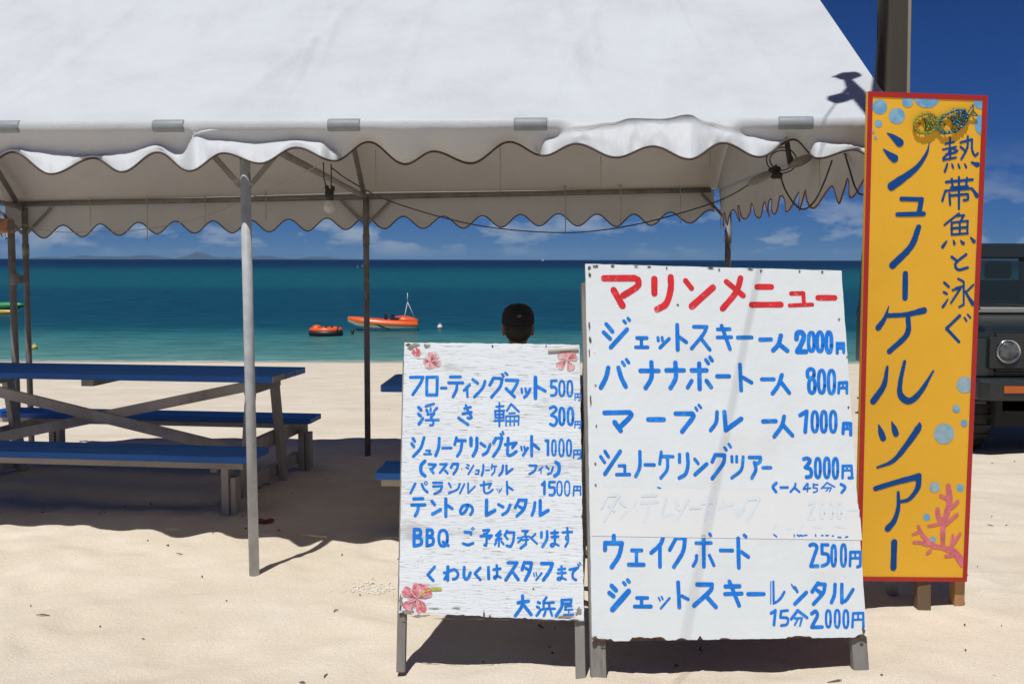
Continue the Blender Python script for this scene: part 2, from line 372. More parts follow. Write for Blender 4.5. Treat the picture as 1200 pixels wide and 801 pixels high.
# ------------------------------------------------------------------ common materials
def canvas_mat():
    mt = bpy.data.materials.new('white_canvas'); mt.use_nodes = True; nt = mt.node_tree; L = nt.links
    out = nt.nodes['Material Output']; nt.nodes.remove(nt.nodes['Principled BSDF'])
    tc = N(nt, 'ShaderNodeTexCoord')
    n1 = N(nt, 'ShaderNodeTexNoise', i_Scale=2.2, i_Detail=7.0, i_Roughness=.65); L.new(tc.outputs['Object'], n1.inputs['Vector'])
    r1 = ramp(nt, [(.3, (.535, .56, .58)), (.5, (.585, .615, .64)), (.7, (.61, .645, .675))]); L.new(n1.outputs[0], r1.inputs[0])
    d = N(nt, 'ShaderNodeBsdfDiffuse'); t = N(nt, 'ShaderNodeBsdfTranslucent'); g = N(nt, 'ShaderNodeBsdfGlossy'); g.inputs['Roughness'].default_value = .45
    L.new(r1.outputs[0], d.inputs[0]); t.inputs[0].default_value = (.50, .33, .175, 1)
    n2 = N(nt, 'ShaderNodeTexNoise', i_Scale=9.0, i_Detail=6.0)
    mp = N(nt, 'ShaderNodeMapping'); mp.inputs['Scale'].default_value = (1.6, .7, .7); L.new(tc.outputs['Object'], mp.inputs[0]); L.new(mp.outputs[0], n2.inputs['Vector'])
    bp = N(nt, 'ShaderNodeBump'); bp.inputs['Strength'].default_value = .35; bp.inputs['Distance'].default_value = .02; L.new(n2.outputs[0], bp.inputs['Height'])
    for q in (d, t, g): L.new(bp.outputs[0], q.inputs['Normal'])
    m1 = N(nt, 'ShaderNodeMixShader'); m1.inputs[0].default_value = .13; L.new(d.outputs[0], m1.inputs[1]); L.new(t.outputs[0], m1.inputs[2])
    m2 = N(nt, 'ShaderNodeMixShader'); m2.inputs[0].default_value = .015; L.new(m1.outputs[0], m2.inputs[1]); L.new(g.outputs[0], m2.inputs[2])
    L.new(m2.outputs[0], out.inputs[0]); return mt
M_canvas = canvas_mat()
M_trim = mat('brown_piping', (.075, .05, .04), .8)
M_galv = mat('galvanised_steel', (.42, .44, .45), .5, .18, 14, spots=[((.16, .08, .045), 9, .62, .72, (1, 1, .7), .85)])
M_frame = mat('old_steel_tube', (.20, .19, .175), .6, .25, 9, spots=[((.13, .06, .03), 7, .58, .72, (1, 1, 1), .8)])
M_sleeve = mat('grey_vinyl_sleeve', (.235, .26, .275), .55, .12, 20)
M_black = mat('black_plastic', (.02, .02, .022), .45)
M_cable = mat('dark_cable', (.045, .04, .035), .7)
M_wire = mat('pale_cord', (.42, .38, .31), .8)
M_glass = mat('white_glass', (.5, .5, .48), .2)
M_gwood = mat('weathered_grey_wood', (.50, .44, .35), .85, .25, 6, .5, 30, (1, 1, .12), spots=[((.10, .08, .06), 12, .60, .72, (1, 1, .08), .7)])
M_hwood = mat('weathered_board_wood', (.52, .45, .35), .85, .25, 6, .5, 30, (.14, 1, 1), spots=[((.11, .09, .07), 12, .60, .72, (.1, 1, 1), .7)])

# ------------------------------------------------------------------ canopy tent
FM = Vector((-1.143, 4.84, 0)); FR = Vector((1.60, 4.58, 0)); FL = FM - (FR - FM) * (2.62 / 2.755)
RM = Vector((-1.10, 8.39, 0)); RR = Vector((1.62, 8.36, 0)); RL = Vector((-3.68, 8.42, 0))
for p in (FM, FR, FL, RM, RR, RL): p.z = g1(p.x, p.y) - .02
ZF = lambda x: 1.957 - (x + 1.143) * .0045                       # height of the front eave bar
def ZR(x): return np.interp(x, [-3.76, -1.10, 1.62], [1.805, 1.888, 1.922])
def pp(x): t = (x - FM.x) / (FR.x - FM.x); return FM.y + (FR.y - FM.y) * t      # line of the front posts
def pf(x): return pp(x) - .10                                     # eave bar overhangs the posts
def pr(x): t = (x - RM.x) / (RR.x - RM.x); return RM.y + (RR.y - RM.y) * t
tent = thing('canopy_tent', 'white canvas canopy tent with scalloped valance on steel posts over the picnic tables', 'tent', (-1.1, 6.6, 0))
XL, XR = -3.86, 1.535
RIDGE_Z = 3.17
def ridge(x): return Vector((x, (pf(x) + pr(x)) / 2 + .02, RIDGE_Z - .05 * math.sin(math.pi * (x - XL) / (XR - XL))))
def sn(x, y, s): return float(vnoise(np.array([x]), np.array([y]), s)[0])
CREASE = [(-2.3, -2.0, .012, .05), (-1.25, -.72, .014, .04), (-.55, -.42, .010, .03), (.12, .62, .018, .07), (.35, .20, .012, .05), (.62, .95, .014, .05), (.93, .80, .016, .035), (1.18, 1.05, .010, .04), (-1.9, -2.6, .010, .05), (-.95, -.9, .008, .02), (.40, .40, .006, .012), (-1.0, -1.0, .006, .012)]
def wrinkle(x, t):
    w = .060 * sn(x * 1.6 + t * .9 + 5, t * 1.2, 21) + .034 * sn(x * 4.5 - t * 2.2, t * 1.0 + 3, 22) + .008 * sn(x * 13 + t * 4, t * 3, 23)
    e = min(1, min(x - XL, XR - x) / .45)
    for x0, x1, am, wd in CREASE:
        d_ = x - (x0 + (x1 - x0) * t); w += am * math.exp(-(d_ / wd) ** 2) * (1 if d_ < 0 else .6)
    return w * max(0, e) * max(0, math.sin(math.pi * min(1, max(0, t)))) ** .5
# roof: both slopes, front slope runs over the eave bar
NX, NT = 300, 50
rows = []
for j in range(NT + 1):
    t = j / NT; row = []
    for i in range(NX + 1):
        x = XL + (XR - XL) * i / NX
        a = Vector((x, pf(x) - .035, ZF(x) + .022)); b = ridge(x); p = a.lerp(b, t)
        sag = -.045 * math.sin(math.pi * t) - .028 * math.sin(math.pi * t) * abs(math.sin(math.pi * (x - FM.x) / 1.36))
        nrm = Vector((0, -.55, .83)); p = p + nrm * (wrinkle(x, t) + sag * max(0, min(1, (min(x - XL, XR - x)) / .5)))
        row.append(p)
    rows.append(row)
mb = MB(); mb.grid(rows)
rows2 = []
for j in range(NT // 2 + 1):
    t = j / (NT // 2); row = []
    for i in range(NX + 1):
        x = XL + (XR - XL) * i / NX
        a = ridge(x); b = Vector((x, pr(x) + .035, ZR(x) + .022)); p = a.lerp(b, t)
        sag = -.05 * math.sin(math.pi * t) - .03 * math.sin(math.pi * t) * abs(math.sin(math.pi * (x - FM.x) / 1.36))
        row.append(p + Vector((0, .55, .83)) * (wrinkle(x, t + .3) * .6 * min(1, t * 5) - .012 + sag * max(0, min(1, (min(x - XL, XR - x)) / .5))))
    rows2.append(row)
mb.grid(rows2)
mb.build('roof_canopy', M_canvas, tent, tri=True)
# front valance: profile from the eave bar, tucked under it, then flicked out by the wind
BE = [(-80, 186), (-30, 205), (15, 178), (60, 203.5), (110, 185), (143, 201), (185, 178), (222, 200), (262, 179), (305, 191), (347, 172.5), (392, 188), (432, 166), (475, 192), (508, 177), (552, 191),
      (597, 166), (637, 182), (675, 168), (722, 184), (765, 171), (808, 186), (847, 167), (890, 183.5), (930, 163), (958, 185), (1000, 175), (1035, 192), (1075, 172)]
LI = [(-80, 190, 0), (-40, 186, .6), (0, 181, .9), (20, 175, 1), (40, 177, 1), (110, 183, 1), (150, 177, 1), (182, 170, 1), (212, 178, .8), (228, 160, .9), (250, 163, 1), (300, 167, 1), (345, 164, 1), (375, 165, 1), (392, 176, .75), (403, 186, .1),
      (430, 176, 0), (470, 186, .15), (500, 184, 0), (600, 176, 0), (627, 181, .35), (641, 162, 1), (680, 153, 1), (715, 146, 1), (740, 139, 1), (775, 140, 1), (806, 134, 1), (830, 146, 1), (850, 153, 1), (880, 160, 1), (912, 165, .9),
      (926, 172, .2), (940, 180, .3), (958, 165, .9), (985, 168, 1), (1010, 172, 1), (1075, 172, 1)]
def cosi(tab, x, k=1):
    if x <= tab[0][0]: return tab[0][k]
    for a, b in zip(tab, tab[1:]):
        if x <= b[0]:
            t = (x - a[0]) / (b[0] - a[0]); t = (1 - math.cos(math.pi * t)) / 2
            return a[k] + (b[k] - a[k]) * t
    return tab[-1][k]
NV = 420; top = []; cols = []; edge = []
for i in range(NV + 1):
    px = -70 + (1072 + 70) * i / NV
    Y0 = 4.74
    for _ in range(3): Y0 = pf(at(px, 145, Y0).x)
    x = at(px, 145, Y0).x
    yb = cosi(BE, px); yl = min(cosi(LI, px), yb - 2.5); fl = cosi(LI, px, 2)
    base = Vector((x, Y0 - .037, ZF(x) + .022)); under = Vector((x, Y0 - .034, ZF(x) - .028))
    ytop = proj(under)[1]
    hang = max(.01, (yl - ytop) / 268.0)                            # metres down to the fold
    bl_ = min(1, max(0, (ytop + 9 - yl) / 9)); bl_ = bl_ * bl_ * (3 - 2 * bl_)       # 1 where the canvas is blown up over the bar
    tin = (min(.085, .62 * hang) if fl > .4 else .07) * (1 - bl_) - .035 * bl_
    fold = at(px, yl, Y0 - .03 + tin + .01 * sn(px * .05, 1, 31))
    out = (.02 - .12 * fl) * (yb - min(yl, yb - 2)) / 30.0 * (1 - .35 * bl_)
    if fl < .4: bot = at(px, yb, Y0 - .03 + tin + .03 + .05 * (yb - yl) / 14)
    else: bot = at(px, yb, fold.y + out)
    p1_ = Vector((x, Y0 - .05, ZF(x))); p3_ = under.lerp(fold, .5) + Vector((0, .012, 0))
    prof = [base]
    for q_, t_ in ((p1_, .35), (under, .6), (p3_, .8)): prof.append(q_.lerp(base.lerp(fold, t_) + Vector((0, -.012, 0)), bl_))
    prof.append(fold)
    w = .006 * sn(px * .11, 2, 33) + .016 * fl * (.25 - abs(sn(px * .085, 9, 37))) + .009 * fl * (.25 - abs(sn(px * .23, 4, 38))) + bl_ * (.016 * sn(px * .07, 5, 35) + .010 * sn(px * .19, 6, 36))
    prof += [fold.lerp(bot, .28) + Vector((0, -.012 * fl + w, .004)), fold.lerp(bot, .62) + Vector((0, -.010 * fl - w, .003)), bot]
    cols.append(prof); edge.append(bot)
mb = MB(); mb.grid(cols); vf = mb.build('valance', M_canvas, tent, tri=True)
mb = MB(); mb.tube([p + Vector((0, -.003, -.002)) for p in edge], .0048, 6); mb.build('scallop_trim', M_trim, vf)
mb = MB(); pts = [at(x, y, 4.715) for x, y in ((226, 158.5), (236, 155), (250, 152.5), (275, 152.8), (300, 153), (330, 152.2), (352, 151))]
mb.tube([Vector(p) for p in pts], [.003, .006, .008, .007, .008, .006, .002], 8); mb.build('canvas_fold', M_canvas, tent, tri=True)
mb = MB(); pts = [at(x, y, 4.72) for x, y in ((230, 160), (247, 151), (258, 147))]; mb.tube(pts, [.003, .006, .002], 8); mb.build('canvas_fold', M_canvas, tent, tri=True)
# rear and side valances
def valance(path, zfun, drop, per, amp, flut, seed, inward):
    n = len(path); cl = []; ed = []; s_ = 0
    for i, p in enumerate(path):
        if i: s_ += (p - path[i - 1]).length
        d = drop + amp * (math.cos(2 * math.pi * (s_ / per + .13 * sn(s_ * 2, 1, seed))) ) + .025 * sn(s_ * 1.7, 3, seed)
        z = zfun(p); tdir = inward
        f = flut * (sn(s_ * 5, 2, seed + 1) + .3 * sn(s_ * 12, 2, seed + 2))
        prof = [Vector((p.x, p.y, z + .022)) - tdir * .03, Vector((p.x, p.y, z - .02)) - tdir * .03]
        for k in (.35, .7, 1.0): prof.append(Vector((p.x, p.y, z - .02 - (d - .02) * k)) + tdir * (f * k - .03))
        cl.append(prof); ed.append(prof[-1])
    mb = MB(); mb.grid(cl); v = mb.build('valance', M_canvas, tent, tri=True)
    mb = MB(); mb.tube([q + Vector((0, 0, -.002)) for q in ed], .0045, 6); mb.build('scallop_trim', M_trim if flut < .06 else M_trim2, v)
M_trim2 = mat('faded_orange_piping', (.22, .07, .04), .8)
valance([Vector((XL + .02 + (XR - XL - .04) * i / 260, pr(XL + .02 + (XR - XL - .04) * i / 260), 0)) for i in range(261)], lambda p: float(ZR(p.x)), .205, .288, .046, .05, 41, Vector((0, -1, 0)))
def side(xa, seed, inw):
    a = Vector((xa, pf(xa), 0)); b = Vector((xa, pr(xa), 0))
    valance([a.lerp(b, i / 160) for i in range(161)], lambda p: ZF(xa) + (float(ZR(xa)) - ZF(xa)) * (p.y - a.y) / (b.y - a.y), .215, .29, .05, .075, seed, inw)
side(XR - .02, 51, Vector((-1, 0, 0))); side(XL + .02, 61, Vector((1, 0, 0)))
for xa in (XL + .015, XR - .015):                                  # canvas closing the two gable ends
    a = Vector((xa, pf(xa), ZF(xa))); b = Vector((xa, pr(xa), float(ZR(xa)))); r_ = ridge(xa) - Vector((0, 0, .02))
    mb = MB(); mb.grid([[a.lerp(r_, i / 12) if k == 0 else (a.lerp(r_, i / 12).lerp(b.lerp(r_, i / 12), k / 12) + Vector((.02 * sn(k * .7, i * .6, 71), 0, 0))) for k in range(13)] for i in range(13)])
    mb.build('gable_panel', M_canvas, tent, tri=True)
# frame
def post(b, t, r=.0225, mt=None):
    mb = MB(); mb.tube([b, b.lerp(t, .5), t], r, 14)
    return mb.build('post', mt or M_galv, tent)
tops = {}
for k, p in (('FM', FM), ('FR', FR), ('FL', FL)): tops[k] = Vector((p.x - .012, pp(p.x) - .01, ZF(p.x) - .01))
for k, p in (('RM', RM), ('RR', RR), ('RL', RL)): tops[k] = Vector((p.x, pr(p.x), float(ZR(p.x)) - .03))
for k, p in (('FM', FM), ('FR', FR), ('FL', FL)): post(p, tops[k])
for k, p in (('RM', RM), ('RR', RR), ('RL', RL)): post(p, tops[k], .0225, M_frame)
def bar(a, b, r=.02, name='eave_bar', mt=None):
    mb = MB(); mb.tube([a, a.lerp(b, .5), b], r, 10); return mb.build(name, mt or M_frame, tent)
e3 = lambda x, f, z: Vector((x, f(x), float(z(x))))
bar(e3(XL + .05, pf, ZF), e3(XR - .05, pf, ZF)); bar(e3(XL + .05, pr, ZR), e3(XR - .05, pr, ZR))
for x in (FL.x, FM.x, FR.x):
    xr = {FL.x: RL.x, FM.x: RM.x, FR.x: RR.x}[x]
    A = e3(x, pf, ZF) + Vector((0, .03, -.025)); B = e3(xr, pr, ZR) + Vector((0, -.03, -.025)); rd = ridge(max(XL + .1, min(XR - .08, (x + xr) / 2))) + Vector((0, 0, -.16))
    bar(A, B, .019, 'tie_beam'); bar(A + Vector((0, .04, -.01)), rd, .019, 'rafter'); bar(B + Vector((0, -.04, -.01)), rd, .019, 'rafter')
bar(ridge(XL + .06) + Vector((0, 0, -.06)), ridge(XR - .06) + Vector((0, 0, -.06)), .02, 'ridge_bar')
def brace(p0, p1):
    mb = MB(); mb.beam(p0, p1, .022, .012, (0, 1, 0.2)); mb.build('knee_brace', M_frame, tent)
for k in ('RM', 'RR', 'RL'):
    t = tops[k]
    for sgn in (-1, 1):
        if k == 'RR' and sgn > 0: continue
        brace(t + Vector((sgn * .018, -.01, -.19)), t + Vector((sgn * .205, -.01, .0)))
t = tops['FM']
brace(t + Vector((-.02, .0, -.235)), t + Vector((-.16, .0, -.075))); brace(t + Vector((.02, .0, -.235)), t + Vector((.15, .0, -.085)))
# short collars on the posts
for k, p in (('RM', RM), ('RR', RR), ('RL', RL)):
    mb = MB(); q = tops[k] + Vector((0, 0, -.27)); mb.tube([q, q + Vector((0, 0, -.09))], .0265, 14); mb.build('post_collar', M_frame, tent)
# grey sleeves wrapped round the front eave bar
for px in (10, 201, 405, 622, 930):
    Y = 4.74
    for _ in range(3): Y = pf(at(px, 145, Y).x)
    x = at(px, 145, Y).x; a = e3(x - .068, pf, ZF) + Vector((0, -.024, -.001)); b = e3(x + .068, pf, ZF) + Vector((0, -.024, -.001))
    mb = MB(); mb.tube([a, a.lerp(b, .04), a.lerp(b, .96), b], [.0265, .028, .028, .0265], 16); mb.build('bar_sleeve', M_sleeve, tent)
# toggle cords hanging from the rear bar
for px, y0, y1 in ((105, 233, 266), (172, 232, 282), (240, 231, 262), (311, 227, 258), (662, 219, 272), (727, 218, 262), (797, 219, 263), (844, 224, 268)):
    p = at(px, y0, pr(at(px, y0, 8.4).x) - .05); q = at(px + .5, y1, pr(at(px, y1, 8.4).x) - .05)
    mb = MB(); mb.tube([p, p.lerp(q, .5) + Vector((.004, 0, 0)), q], .0035, 5); mb.ball(p, .011, 8, 5); mb.build('tie_cord', M_wire, tent)
for px, y0, y1, Y in ((440, 176, 219, 6.9), (586, 172, 225, 6.6), (704, 183, 222, 6.4), (832, 178, 220, 6.2), (960, 186, 218, 5.1)):
    p = at(px, y0, Y); q = at(px + .5, y1, Y)
    mb = MB(); mb.tube([p, q], .003, 5); mb.build('tie_cord', M_wire, tent)
# ------------------------------------------------------------------ sign boards
M_paint = mat('chalky_white_paint', (.69, .735, .76), .8, .05, 5, .25, 60, (.3, 1, 3), spec=.2, spots=[
    ((.22, .175, .14), 15, .60, .645, (1.25, 1, 25), .85), ((.36, .33, .30), 2.6, .60, .72, (1.6, 1, 5), .55), ((.17, .12, .09), 26, .645, .69, (.5, 1, 11), .85)])
M_paint2 = mat('repainted_white', (.685, .725, .735), .75, .035, 4, .15, 30, spots=[((.10, .075, .06), 26, .735, .76, (1, 1, 1), .85), ((.63, .645, .62), 2.2, .55, .7, (1, 1, 1.8), .6)])
M_tape = mat('white_tape', (.72, .74, .735), .5, .03, 5)
M_ply = mat('dark_plywood', (.075, .052, .038), .85, .3, 7, .3, 30, (1, 1, .2))
M_edge = mat('bare_board_edge', (.16, .095, .065), .9, .35, 14)
M_blue = mat('blue_sign_paint', (.013, .18, .64), .6, .14, 16, spec=.15, spots=[((.05, .33, .80), 30, .55, .68, (1, 1, 1), .6), ((.25, .42, .72), 90, .64, .70, (.6, 1, 2), .6)])
M_red = mat('red_sign_paint', (.62, .030, .038), .6, .14, 22, spec=.15, spots=[((.74, .30, .30), 45, .60, .68, (1, 1, 1), .55)])
M_navy = mat('navy_sign_paint', (.006, .072, .28), .55, .08, 20, spec=.15)
M_ghost = mat('faded_blue_paint', (.65, .71, .765), .8, .06, 20)

def catmull(P, n=7):
    if len(P) < 3: return P
    Q = [[2 * a - b for a, b in zip(P[0], P[1])]] + P + [[2 * a - b for a, b in zip(P[-1], P[-2])]]; out = []
    for i in range(1, len(Q) - 2):
        for k in range(n):
            t = k / n
            out.append([.5 * (2 * b + (c - a) * t + (2 * a - 5 * b + 4 * c - d) * t * t + (3 * b - a - 3 * c + d) * t ** 3) for a, b, c, d in zip(Q[i - 1], Q[i], Q[i + 1], Q[i + 2])])
    out.append(list(P[-1])); return out
_zi = [0]
class Panel:
    """a flat board given by photo corners and their distance; lettering is painted on its plane"""
    def __init__(s, TL, TR, BL, d):
        s.tl = at(*TL, d[0]); s.tr = at(*TR, d[1]); s.bl = at(*BL, d[2])
        s.ux = (s.tr - s.tl).normalized(); dn = s.bl - s.tl
        s.n = s.ux.cross(dn).normalized()
        if s.n.y > 0: s.n = -s.n                                # towards the viewer side
        s.dn = (dn - s.ux * dn.dot(s.ux)).normalized()
    def P(s, px, py, off=0.0): return onplane(px, py, s.tl, s.n) + s.n * off
    def uv(s, p): q = p - s.tl; return q.dot(s.ux), q.dot(s.dn)
    def W(s, u, v, off=0.0): return s.tl + s.ux * u + s.dn * v + s.n * off
    def stroke(s, mb, pts, base=.0011):
        """pts: [(u, v, halfwidth)] in metres: a ribbon with round ends"""
        _zi[0] += 1; off = base + (_zi[0] % 14) * .00005
        L, Rr = [], []; k = len(pts)
        for i in range(k):
            a = pts[max(0, i - 1)]; b = pts[min(k - 1, i + 1)]
            t = Vector((b[0] - a[0], b[1] - a[1]))
            if t.length < 1e-9: t = Vector((1, 0))
            t.normalize(); nn = Vector((-t.y, t.x)); w = pts[i][2] * (1 + random.uniform(-.06, .06))
            L.append((pts[i][0] + nn.x * w, pts[i][1] + nn.y * w)); Rr.append((pts[i][0] - nn.x * w, pts[i][1] - nn.y * w))
        a0 = pts[0]; a1 = pts[1]; ang = math.atan2(a1[1] - a0[1], a1[0] - a0[0])
        cap0 = [(a0[0] + a0[2] * math.cos(ang + math.pi / 2 + math.pi * j / 7), a0[1] + a0[2] * math.sin(ang + math.pi / 2 + math.pi * j / 7)) for j in range(1, 7)]
        b0 = pts[-1]; b1 = pts[-2]; ang = math.atan2(b0[1] - b1[1], b0[0] - b1[0])
        cap1 = [(b0[0] + b0[2] * math.cos(ang - math.pi / 2 + math.pi * j / 7), b0[1] + b0[2] * math.sin(ang - math.pi / 2 + math.pi * j / 7)) for j in range(1, 7)]
        vs = L + Rr + cap0 + cap1
        fs = [(i, i + 1, k + i + 1, k + i) for i in range(k - 1)]
        fs.append([0] + list(range(2 * k, 2 * k + 6)) + [k]); fs.append([2 * k - 1] + list(range(2 * k + 6, 2 * k + 12)) + [k - 1])
        mb.add([s.W(u, v, off) for u, v in vs], fs)
    def poly(s, mb, uvs, base=.0008):
        _zi[0] += 1; off = base + (_zi[0] % 14) * .00005
        mb.add([s.W(u, v, off) for u, v in uvs], [list(range(len(uvs)))])
    def write(s, mb, reg, text, wmul=1.0, base=.0011):
        """reg=(x0,y0,scale): 'w:x,y x,y' or 'w~x,y x,y' (smooth) or 'o w cx,cy rx,ry' strokes separated by ;"""
        x0, y0, sc = reg
        ppm = F_PX / (s.P(x0 + 300 / sc, y0 + 300 / sc) - CAM).dot(FW)
        w = 20.0
        for st in text.split(';'):
            st = st.strip()
            if not st: continue
            if st[0] == 'o':
                q = st[1:].split(); w = float(q[0]); cx, cy = map(float, q[1].split(',')); rx, ry = map(float, q[2].split(','))
                pts = [[cx + rx * abs(math.cos(a)) ** .8 * (1 if math.cos(a) > 0 else -1), cy + ry * abs(math.sin(a)) ** .8 * (1 if math.sin(a) > 0 else -1), w] for a in [2 * math.pi * j / 26 + .3 for j in range(27)]]
                runs = [pts]
            else:
                smooth = '~' in st
                for c in ':~':
                    if c in st:
                        h, st = st.split(c, 1)
                        if h.strip(): w = float(h)
                pts = []
                for p in st.split():
                    q = [float(z) for z in p.split(',')]
                    pts.append([q[0], q[1], q[2] if len(q) > 2 else w])
                runs = [catmull(pts)] if smooth else [[a, b] for a, b in zip(pts, pts[1:])]
            for r_ in runs:
                out = []
                for x, y, ww in r_:
                    u, v = s.uv(s.P(x0 + x / sc, y0 + y / sc)); out.append((u, v, ww * wmul / sc / ppm / 2))
                if len(out) == 2:
                    a, b = out; out = [a, tuple((p + q) / 2 for p, q in zip(a, b)), b]
                s.stroke(mb, out, base)
def rows(panel, parent, mt, data, wmul=1.0, name='painted_lettering', base=.0011):
    mb = MB()
    for reg, txt in data: panel.write(mb, reg, txt, wmul, base)
    return mb.build(name, mt, parent, tri=True)
def ragged(panel, corners, n_bottom=70, chips=(), amp=.002, seed=3):
    r = random.Random(seed); u = [panel.uv(panel.P(*c)) for c in corners]        # TL TR BR BL
    out = []
    def edge(a, b, n, am, ch=()):
        for i in range(n):
            t = i / n; q = r.uniform(-am, am)
            dx, dy = b[0] - a[0], b[1] - a[1]; l = math.hypot(dx, dy); nx, ny = -dy / l, dx / l
            for c0, c1, dep in ch:
                if c0 < t < c1: q += dep * (.6 + .5 * r.random())
            out.append((a[0] + dx * t + nx * q, a[1] + dy * t + ny * q))
    edge(u[0], u[1], 40, amp); edge(u[1], u[2], 50, amp); edge(u[2], u[3], n_bottom, amp, chips); edge(u[3], u[0], 50, amp)
    return [panel.W(a, b) for a, b in out]

# ---- small menu board
ps = Panel((474, 401), (679, 403.5), (467, 718), (3.92, 3.88, 3.70))
small = thing('menu_board', 'smaller weathered A frame menu board with hibiscus flowers painted in its corners', 'signboard', (-.07, 3.85, 0), 'menu boards on the sand')
cor = [(474, 401), (679, 403.5), (684.5, 727), (467, 718)]
mb = MB(); mb.slab(ragged(ps, cor, 60, ((.3, .33, .004), (.55, .75, .003), (.80, .87, .005), (.9, 1, .003)), .001, 5), -ps.n, .012)
board_s = mb.build('sign_panel', M_paint, small)
r1 = (470, 420, 10.009); r2 = (580, 420, 10.009); r3 = (470, 500, 10.009); r4 = (580, 500, 10.009)
r5 = (470, 555, 8.427); r6 = (580, 555, 8.427); r7 = (470, 645, 9.427); r8 = (580, 645, 9.427)
rows(ps, board_s, M_blue, [(r1, "36:110,218 258,216;~256,218 225,290 138,420;36:303,216 300,425;303,218 425,216;425,216 420,425;300,425 420,425;30:470,343 530,343;34:578,214 697,214;558,282 725,282;~655,285 650,360 610,445;30:805,305 738,372;775,345 778,445;32:840,242 900,288;36~985,265 955,345 860,448;36:1085,225 1040,310;1085,227 1188,232;~1186,235 1160,330 1060,450"),
    (r2, "28:85,182 103,205;122,165 146,190;36:130,250 270,256;~268,258 250,310 205,385;130,350 230,445;28:312,352 318,395;358,350 364,390;34~412,355 385,410 345,452;44:475,220 475,460;36:495,325 590,378;30:662,258 722,258;662,258 660,330;~660,335 708,338 722,380 705,425 660,432;o26 785,348 30,88;o26 878,350 28,90;14:940,410 938,485;940,412 1005,412;1005,412 1000,485 980,488;940,450 1003,450;972,412 972,450")])
rows(ps, board_s, M_blue, [(r1, "36:205,570 235,598;205,648 228,668;255,700 210,765;30:290,560 385,528;298,598 312,622;26:348,580 346,610;30:422,578 388,610;28:310,655 390,640;390,640 350,690;26~348,685 378,740 372,775 340,780;28:290,720 440,718;30:745,582 815,566;722,645 825,628;~760,545 785,610 825,680;~828,685 805,700 782,692;34:675,695 785,770"),
    (r2, "24:16,560 98,556;52,520 52,790;0,612 108,608;6,655 100,650;4,690 104,690;-6,728 104,722;4,612 6,690;102,610 100,690;24:190,530 140,610;190,530 280,620;18:165,640 235,636;20:130,672 130,785;130,672 280,670;280,670 275,775;135,730 275,728;180,675 178,780;228,675 226,780;32~645,580 690,562 722,595 672,650;~660,660 715,690 724,745 692,782 648,765;o32 785,675 28,98;o32 885,675 30,98;14:940,735 936,808;940,735 1008,735;1008,735 1004,808 985,812;940,770 1006,770;972,735 972,770")])
rows(ps, board_s, M_blue, [(r3, "36:140,135 160,165;125,195 150,228;~270,125 230,245 145,345;24:295,275 340,275;340,275 325,315;270,318 355,316;36~448,130 440,240 405,335;30:485,246 590,244;34:650,125 628,205;650,158 755,158;~715,165 700,270 660,340;40:820,130 820,215;~890,130 885,250 845,335;34:935,190 985,225;~1045,205 1010,290 960,325;36:1110,135 1085,185"),
    (r4, "36:10,130 85,130;~80,135 50,240 -18,342;26:65,80 80,100;90,55 100,80;36:120,205 250,185;250,185 205,240;155,130 145,310;~145,310 165,332 205,320 250,285;24:308,230 314,270;345,228 350,265;32:385,245 330,330;36:430,110 430,335;34:445,195 515,255;32:595,158 622,158;622,158 622,325;o24 692,243 22,90;o24 780,243 26,98;o24 868,243 25,92;18:925,272 922,360;925,272 1010,268;1010,268 1002,365 975,370;925,318 1000,315;968,272 968,318")])
rows(ps, board_s, M_blue, [(r3, "40~280,398 235,450 238,530 280,570;30:325,435 405,440;405,440 355,500;345,490 378,535;28:460,435 535,435;535,435 455,535;500,490 545,540;30:610,430 585,475;610,432 670,432;~665,440 655,490 615,550;10:710,490 713,493;20:775,440 795,452;765,472 790,485;850,450 788,552;18:880,505 915,505;915,505 905,545;870,548 910,548;26~965,445 962,510 945,565;20:995,505 1035,503;20:1068,440 1060,490;1068,460 1118,458;~1100,460 1095,520 1065,560"),
    (r4, "28~95,450 85,520 50,565;135,450 135,545;135,545 205,490;26:405,450 485,450;~485,450 465,510 405,550;16:560,465 515,505;540,490 540,540;24:600,460 630,490;~680,470 660,530 620,550;40~715,410 752,450 745,530 700,572")])
rows(ps, board_s, M_blue, [(r5, "26:140,95 95,185;~205,100 225,145 260,178;o10 245,90 14,14;24:318,85 405,85;318,122 405,118;~405,118 385,165 330,195;20:472,90 492,130;~580,95 555,150 470,188;18:625,100 580,190;662,90 662,185;16:665,185 730,120;20:785,110 890,92;890,92 865,135;818,75 818,165;~818,165 835,188 870,182 905,155"),
    (r6, "8:18,145 28,165;38,145 44,162;10:68,140 40,185;22:118,75 122,195;130,125 175,155;26:465,105 490,80;490,75 488,195;24:540,78 590,78;538,80 535,128;~540,130 585,135 590,180 570,205 540,205;o16 637,140 24,68;o16 713,140 24,70;16:780,125 775,210;780,122 845,122;845,122 845,205;780,160 845,160;812,125 812,160")])
rows(ps, board_s, M_blue, [(r5, "32:125,245 215,242;105,305 235,303;~170,305 165,360 140,410;32:305,268 330,300;310,395 390,350;34:442,245 442,415;30:460,310 505,340;28~660,305 640,360 600,392 585,365 610,315 660,305 700,325 705,365 685,398;34:845,258 842,405;842,405 925,358"),
    (r6, "30:35,300 80,325;~150,305 120,370 75,400;235,265 200,330;235,255 310,255;~310,255 285,345 215,415;240,320 285,345;30~395,280 385,350 365,405;34:447,262 447,405;447,405 525,358")])
